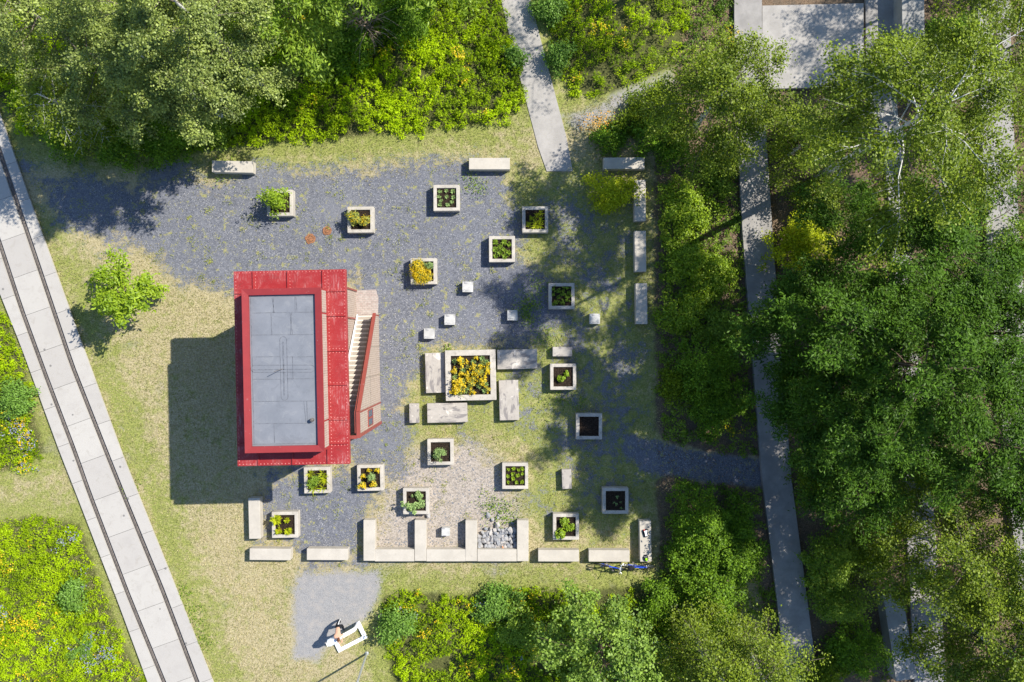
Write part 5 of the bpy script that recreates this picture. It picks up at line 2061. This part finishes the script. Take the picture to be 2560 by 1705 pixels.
for k, (u, v, r_, h, m_, lab) in enumerate(sh2):
    make_shrub("shrub", lab, "shrub", u, v, r_, h, M[m_], 60 + k, "shrubs across the walkway")
sh3 = [
    (170, 330, 1.5, 2.0, 'l_shrub', "dark hazel shrub at the foot of the leaning slim birch"),
    (300, 345, 1.5, 1.9, 'l_shrub', "dark hazel shrub, middle of the row below the birch grove"),
    (420, 335, 1.4, 1.8, 'l_shrub', "half sunlit hazel shrub below the birch grove"),
    (530, 322, 1.0, 1.0, 'l_ash', "sunlit shrub at the right end of the hazel row"),
    (1000, 30, 1.5, 2.4, 'l_shrub', "green shrub at the top edge beside the dead branches"),
    (870, 110, 1.3, 1.8, 'l_shrub', "shaded shrub below the dead branches"),
    (985, 1565, 0.95, 1.5, 'l_blue', "round dark green shrub beside the white frame seat"),
    (1245, 1510, 1.1, 1.0, 'l_blue', "blue-green shrub in the flowery meadow nearest the seating row"),
    (1300, 1580, 1.2, 1.5, 'l_ash', "light green shrub in the meadow left of the round oak"),
    (178, 1487, 0.75, 1.1, 'l_blue', "round blue-green bush in the sunny lower left meadow"),
    (1395, 140, 0.7, 1.1, 'l_blue', "blue-green bush beside the concrete path in the upper meadow"),
    (1370, 20, 0.8, 1.2, 'l_blue', "blue-green bush at the top of the meadow right of the path"),
    (1290, 140, 0.5, 0.9, 'l_blue', "small blue-green bush left of the concrete path"),
    (40, 1000, 0.9, 1.0, 'l_blue', "green bush in the narrow meadow left of the slab path"),
    (1590, 300, 0.9, 1.0, 'l_under', "small shaded shrub near the dirt track"),
]
for k, (u, v, r_, h, m_, lab) in enumerate(sh3):
    make_shrub("shrub", lab, "shrub", u, v, r_, h, M[m_], 90 + k, None)

# grey-blue spiky bush in the lower left meadow
rng0 = np.random.default_rng(77)
q = P(195, 1620, 0.6)
root = empty("spiky_bush", (q.x, q.y, 0))
V_ = []
for k in range(24):
    a = rng0.uniform(0, 6.28)
    ln = rng0.uniform(0.5, 1.15)
    d = np.array([math.cos(a), math.sin(a), rng0.uniform(0.35, 0.9)])
    ts = rng0.uniform(0.1, 1, 70)
    Cn = d[None, :] * ln * ts[:, None] + rng0.normal(size=(70, 3)) * 0.04
    Cn[:, 2] -= 0.3 * ts ** 2 * ln
    Cn[:, 2] += 0.2
    V_.append(leaves(rng0, Cn, 0.10, 0.03, 0.7, tuple(d * 2)))
V_ = np.concatenate(V_)
link_mesh("foliage", quads_mesh("foliage", V_, rng0.uniform(0, 1, len(V_))), M['l_blue'], root)
tag(root, "blue-grey spiky bush sprawling in the lower left meadow", "bush")

# dry branches at the top
q = P(905, 45, 2.0)
root = empty("dry_shrub", (q.x, q.y, 0))
bm = bmesh.new()
rr_ = random.Random(8)
for k in range(60):
    a = rr_.uniform(0, 6.28)
    ln = rr_.uniform(0.6, 2.0)
    p0 = Vector((rr_.uniform(-.3, .3), rr_.uniform(-.3, .3), rr_.uniform(0.3, 1.6)))
    d = Vector((math.cos(a), math.sin(a), rr_.uniform(0.3, 1.2)))
    p1 = p0 + d * ln * 0.6
    p2 = p1 + Vector((math.cos(a + rr_.uniform(-.6, .6)), math.sin(a + rr_.uniform(-.6, .6)), -0.3)) * ln * 0.5
    add_tube(bm, [p0, p1, p2], [0.022, 0.014, 0.006], 5, caps=False)
    for j in range(3):
        a2 = a + rr_.uniform(-1, 1)
        s0 = p0.lerp(p1, rr_.uniform(.4, 1))
        add_tube(bm, [s0, s0 + Vector((math.cos(a2), math.sin(a2), rr_.uniform(-.2, .5))) * ln * 0.35], [0.009, 0.004], 4, caps=False)
add_tube(bm, [(0, 0, -0.1), (0, 0, 0.8), (0.1, 0.1, 1.6)], [0.08, 0.07, 0.03], 7)
bm_obj("branch", bm, M['twig'], root)
tag(root, "leafless tangle of dry brown branches at the top edge", "shrub")


# ------------------------------------------------------------------ meadows and ground cover (uncountable)
def meadow(name, poly, dens, hmin, hmax, mat, seed, label, fl=0.0, blue=0.0, nleaf=26, L=0.16, W=0.055, tshift=0.0, mask=None):
    rng = np.random.default_rng(seed + 900)
    us = [p_[0] for p_ in poly]
    vs_ = [p_[1] for p_ in poly]
    area = (max(us) - min(us)) * (max(vs_) - min(vs_)) / PPM ** 2
    n = int(area * dens)
    U = rng.uniform(min(us), max(us), n)
    V = rng.uniform(min(vs_), max(vs_), n)
    sd = poly_sd(U, V, poly)
    X = (U - 1280) / PPM
    Y = -(V - 852.5) / PPM
    edge = 14 * (fbm(X, Y, 1.0, seed) - 0.5) * 4
    keep = sd + edge > 0
    if mask is not None:
        keep &= mask(U, V)
    bare = fbm(X, Y, 0.55, seed + 11)
    keep &= bare < (0.78 if seed in (1, 3, 4) else 0.69)
    U, V, X, Y, sd = U[keep], V[keep], X[keep], Y[keep], sd[keep]
    n = len(U)
    h = (hmin + (hmax - hmin) * fbm(X, Y, 0.7, seed + 1) * 1.3) * np.clip(0.45 + sd / 70, 0.35, 1) * rng.uniform(0.75, 1.25, n)
    pt = 0.5 + 1.5 * (fbm(X, Y, 0.5, seed + 2) - 0.5) + rng.normal(size=n) * 0.17 + tshift
    idx = np.repeat(np.arange(n), nleaf)
    m = len(idx)
    t_ = rng.uniform(0.15, 1.0, m)
    a = rng.uniform(0, 2 * math.pi, m)
    r_ = (0.06 + 0.16 * (1 - 0.65 * t_)) * rng.uniform(0.4, 1.2, m)
    lx_ = rng.normal(size=n) * 0.12
    ly_ = rng.normal(size=n) * 0.12
    C_ = np.stack([X[idx] + np.cos(a) * r_ + lx_[idx] * t_, Y[idx] + np.sin(a) * r_ + ly_[idx] * t_, h[idx] * t_], axis=1)
    out = np.stack([np.cos(a), np.sin(a), np.full(m, 0.2)], axis=1)
    VV = leaves(rng, C_, L, W, 0.75, (0, 0, 0.3), out, 0.45)
    ti = np.clip(pt[idx] + rng.normal(size=m) * 0.11 + 0.12 * (t_ - 0.5), 0, 1)
    o = link_mesh(name, quads_mesh(name, VV, ti), mat)
    tag(o, label, "plants", None, "stuff")
    for frac, fm, nm, lb, sz in ((fl, M['l_yellow'], "yellow_wildflowers", "yellow wildflowers dotted through the ", 0.085), (blue, M['l_purple'], "blue_wildflowers", "pale blue wildflowers in the ", 0.08)):
        if frac <= 0:
            continue
        fz = fbm(X, Y, 0.6, seed + (21 if frac is fl else 33)) + rng.normal(size=n) * 0.08
        sel = np.where(fz > np.quantile(fz, 1 - frac))[0]
        if len(sel) == 0:
            continue
        k = 9
        ii = np.repeat(sel, k)
        Cf = np.stack([X[ii], Y[ii], h[ii]], axis=1) + rng.normal(size=(len(ii), 3)) * np.array([0.11, 0.11, 0.05]) + np.array([0, 0, 0.06])
        Vf = leaves(rng, Cf, sz, sz * 0.8, 1.3)
        o = link_mesh(nm, quads_mesh(nm, Vf, rng.uniform(0, 1, len(Vf))), fm)
        tag(o, lb + label.split("meadow")[0] + "meadow", "flowers", None, "stuff")


meadow("meadow", MEADOW['top'], 20, 0.35, 1.05, M['l_meadow'], 1, "tall yellow-green meadow between the birch grove and the concrete path", 0.03, 0, 28, 0.14, 0.05, 0.03)
meadow("meadow", MEADOW['topright'], 17, 0.3, 0.8, M['l_meadow'], 2, "yellow-green meadow right of the concrete path", 0.03, 0, 24, 0.13, 0.05)
meadow("meadow", MEADOW['left'], 22, 0.2, 0.55, M['l_meadow'], 3, "narrow sunny meadow left of the slab path", 0.07, 0.07, 22, 0.13, 0.04)
meadow("meadow", MEADOW['bottomleft'], 24, 0.2, 0.5, M['l_meadow'], 4, "sunny flower meadow in the lower left corner", 0.05, 0.04, 22, 0.12, 0.04, 0.1)
meadow("meadow", MEADOW['bottom'], 21, 0.25, 0.7, M['l_meadow'], 5, "flower-rich meadow below the seating row", 0.08, 0.03, 22, 0.13, 0.05, -0.08)
UNDER = [(1645, 400), (1700, 120), (1735, -100), (1835, -100), (1842, 330), (1900, 1200), (1955, 1600), (1975, 1800), (1640, 1800), (1640, 1460), (1670, 1230), (1660, 1120), (1650, 1060)]
meadow("undergrowth", UNDER, 15, 0.2, 0.6, M['l_ash'], 6, "low undergrowth below the shrubs along the walkway", 0.015, 0, 20, 0.12, 0.06, -0.05, lambda U, V: poly_sd(U, V, POLY['bluepath']) < -2)


def off_paths(U, V):
    ok = np.ones(len(U), bool)
    for l_, r_ in (([(2160, -90), (2164, 10), (2200, 300), (2222, 500), (2250, 1000), (2276, 1500), (2292, 1800)], [(2320, -90), (2318, 10), (2318, 230), (2264, 500), (2312, 1000), (2352, 1500), (2372, 1800)]),
                   ([(2438, -90), (2447, 60), (2455, 330), (2462, 520), (2490, 900), (2540, 1400), (2580, 1800)], [(2524, -90), (2526, 60), (2535, 330), (2545, 520), (2572, 900), (2620, 1400), (2660, 1800)]),
                   ([(1900, 0), (1900, 230)], [(2165, 0), (2165, 225)]), ([(2190, 1480), (2230, 1720)], [(2300, 1480), (2300, 1720)])):
        ok &= poly_sd(U, V, l_ + r_[::-1]) < -6
    return ok


UNDER2 = [(1990, 230), (2005, 590), (2020, 900), (2040, 1200), (2075, 1500), (2110, 1800), (2720, 1800), (2720, -100), (2300, -100), (2160, 235)]
meadow("undergrowth", UNDER2, 4.5, 0.15, 0.6, M['l_under'], 7, "patchy undergrowth below the trees right of the walkway", 0, 0, 18, 0.13, 0.065, 0, off_paths)


# ------------------------------------------------------------------ lawn blades, weeds, fallen leaves
def scatter_ground():
    rng = np.random.default_rng(4242)
    n = 240000
    U = rng.uniform(-150, 1720, n)
    V = rng.uniform(240, 1830, n)
    X = (U - 1280) / PPM
    Y = -(V - 852.5) / PPM
    nz = fbm(X, Y, 0.5, 40) * 0.6 + fbm(X, Y, 2.2, 41) * 0.4
    g = field(U, V, 'gravel', 55)
    g = np.maximum(g, field(U, V, 'mixed', 90) * 0.45)
    g = np.maximum(g, field(U, V, 'bluepath', 22))
    g = np.maximum(g, field(U, V, 'pebble', 45) * 0.85)
    g = np.maximum(g, field(U, V, 'pad', 20))
    p_ok = np.clip(1.12 - g * 1.35 + (nz - 0.5) * 1.6, 0, 1)
    # keep blades off the hard things
    trk = [(q_[0] - 5, q_[1]) for q_ in TR['le']] + [(q_[0] + 5, q_[1]) for q_ in TR['re'][::-1]]
    bad = poly_sd(U, V, trk) > 6.5
    bad |= poly_sd(U, V, [(1240, -80), (1253, 0), (1281, 122), (1345, 366), (1367, 428), (1432, 428), (1415, 338), (1358, 122), (1326, 0)]) > -4
    bad |= (U > 690) & (U < 950) & (V > 705) & (V < 1110)
    bad |= np.maximum.reduce([poly_sd(U, V, MEADOW[k]) for k in MEADOW]) > 40
    bad |= poly_sd(U, V, [(1836, -90), (1836, 60), (1843, 330), (1906, 1200), (1955, 1605), (1990, 1800), (2100, 1800), (1979, 1200), (1915, 330), (1905, -90)]) > -6
    kp = (rng.uniform(0, 1, n) < p_ok) & ~bad
    U, V, X, Y, nz = U[kp], V[kp], X[kp], Y[kp], nz[kp]
    n = len(U)
    hgt = rng.uniform(0.03, 0.085, n) + 0.04 * (poly_sd(U, V, trk) > -1)
    a = rng.uniform(0, 2 * math.pi, n)
    d = np.stack([np.cos(a), np.sin(a), np.zeros(n)], axis=1)
    base = np.stack([X, Y, np.full(n, 0.0)], axis=1)
    w = rng.uniform(0.010, 0.022, (n, 1))
    sd_ = np.stack([-np.sin(a), np.cos(a), np.zeros(n)], axis=1)
    lean = rng.uniform(0.5, 1.5, (n, 1)) * hgt[:, None]
    tip = base + d * lean + np.array([0, 0, 1]) * hgt[:, None]
    VV = np.stack([base - sd_ * w, base + sd_ * w, tip], axis=1)
    md = np.maximum.reduce([poly_sd(U, V, MEADOW[k]) for k in MEADOW])
    greenb = np.clip(0.7 + md / 150, 0, 1) * 0.35
    tint = np.clip(0.55 + (nz - 0.5) * 2.0 + rng.normal(size=n) * 0.22 - greenb, 0, 1)
    o = link_mesh("dry_grass", quads_mesh("dry_grass", VV, tint, 3), M['l_grass'])
    tag(o, "short dry grass covering the lawn round the square", "grass", None, "stuff")
    # weeds coming through the chippings
    m = 2600
    U = rng.uniform(60, 1640, m)
    V = rng.uniform(385, 1480, m)
    X = (U - 1280) / PPM
    Y = -(V - 852.5) / PPM
    gz = np.maximum(np.maximum(field(U, V, 'gravel', 40), field(U, V, 'pebble', 30)), field(U, V, 'mixed', 50) * 0.8)
    wn_ = fbm(X, Y, 1.1, 51)
    bad = (U > 690) & (U < 950) & (V > 705) & (V < 1110)
    kp = (gz > 0.35) & (wn_ > 0.55) & ~bad
    X, Y = X[kp], Y[kp]
    VV, tt = [], []
    for x, y in zip(X, Y):
        k = rng.integers(8, 26)
        r_ = rng.uniform(0.05, 0.16)
        cc = np.stack([x + rng.normal(size=k) * r_, y + rng.normal(size=k) * r_, rng.uniform(0.01, 0.08, k)], axis=1)
        VV.append(leaves(rng, cc, 0.075, 0.028, 0.9))
        tt.append(np.clip(rng.uniform(0.1, 0.9) + rng.normal(size=k) * 0.12, 0, 1))
    VV = np.concatenate(VV)
    o = link_mesh("weeds", quads_mesh("weeds", VV, np.concatenate(tt)), M['l_weed'])
    tag(o, "small yellowish weeds sprouting through the chippings", "weeds", None, "stuff")
    # green weeds patch beside the grey cube and elsewhere
    VV, tt = [], []
    for (u, v, r0, k) in [(1310, 775, 0.35, 260), (1330, 760, 0.3, 200), (1318, 795, 0.25, 120), (1120, 872, 0.13, 70), (1345, 720, 0.5, 260), (1360, 850, 0.5, 200), (1250, 1275, 0.5, 240), (1270, 1290, 0.45, 200),
                          (1395, 985, 0.5, 220), (1180, 455, 0.35, 150), (1200, 470, 0.3, 90), (560, 425, 0.5, 200), (1450, 1010, 0.3, 90), (480, 1540, 0.4, 200), (500, 1600, 0.4, 200), (460, 1480, 0.3, 150), (330, 1220, 0.3, 120), (1225, 1260, 0.4, 120)]:
        q_ = P(u, v)
        cc = np.stack([q_.x + rng.normal(size=k) * r0, q_.y + rng.normal(size=k) * r0, rng.uniform(0.02, 0.14, k)], axis=1)
        VV.append(leaves(rng, cc, 0.10, 0.045, 0.9))
        tt.append(rng.uniform(0, 0.8, k))
    VV = np.concatenate(VV)
    o = link_mesh("green_weeds", quads_mesh("green_weeds", VV, np.concatenate(tt)), M['l_ash'])
    tag(o, "fresh green weeds in patches on the square", "weeds", None, "stuff")
    # orange bloom patch above the dappled bench
    k = 240
    q_ = P(1500, 312)
    cc = np.stack([q_.x + rng.normal(size=k) * 0.55, q_.y + rng.normal(size=k) * 0.3, rng.uniform(0.2, 0.45, k)], axis=1)
    o = link_mesh("orange_wildflowers", quads_mesh("orange_wildflowers", leaves(rng, cc, 0.09, 0.06, 1.0), rng.uniform(0, 1, k)), M['l_orange'])
    tag(o, "orange wildflower patch in the shade near the dirt track", "flowers", None, "stuff")
    # fallen leaves along the walkway
    m = 26000
    U = rng.uniform(1640, 2640, m)
    V = rng.uniform(-60, 1760, m)
    ok = (field(U, V, 'litter', 20) > 0.5) & off_paths(U, V)
    ok &= ~(poly_sd(U, V, [(1836, -80), (1843, 330), (1906, 1200), (1955, 1605), (1972, 1780), (2052, 1780), (2034, 1620), (1979, 1200), (1915, 330), (1905, -80)]) > -2)
    U, V = U[ok], V[ok]
    cc = np.stack([(U - 1280) / PPM, -(V - 852.5) / PPM, rng.uniform(0.005, 0.04, len(U))], axis=1)
    o = link_mesh("fallen_leaves", quads_mesh("fallen_leaves", leaves(rng, cc, 0.085, 0.05, 1.6), rng.uniform(0, 1, len(U))), M['l_dry'])
    tag(o, "brown fallen leaves covering the ground by the walkway", "leaves", None, "stuff")


scatter_ground()
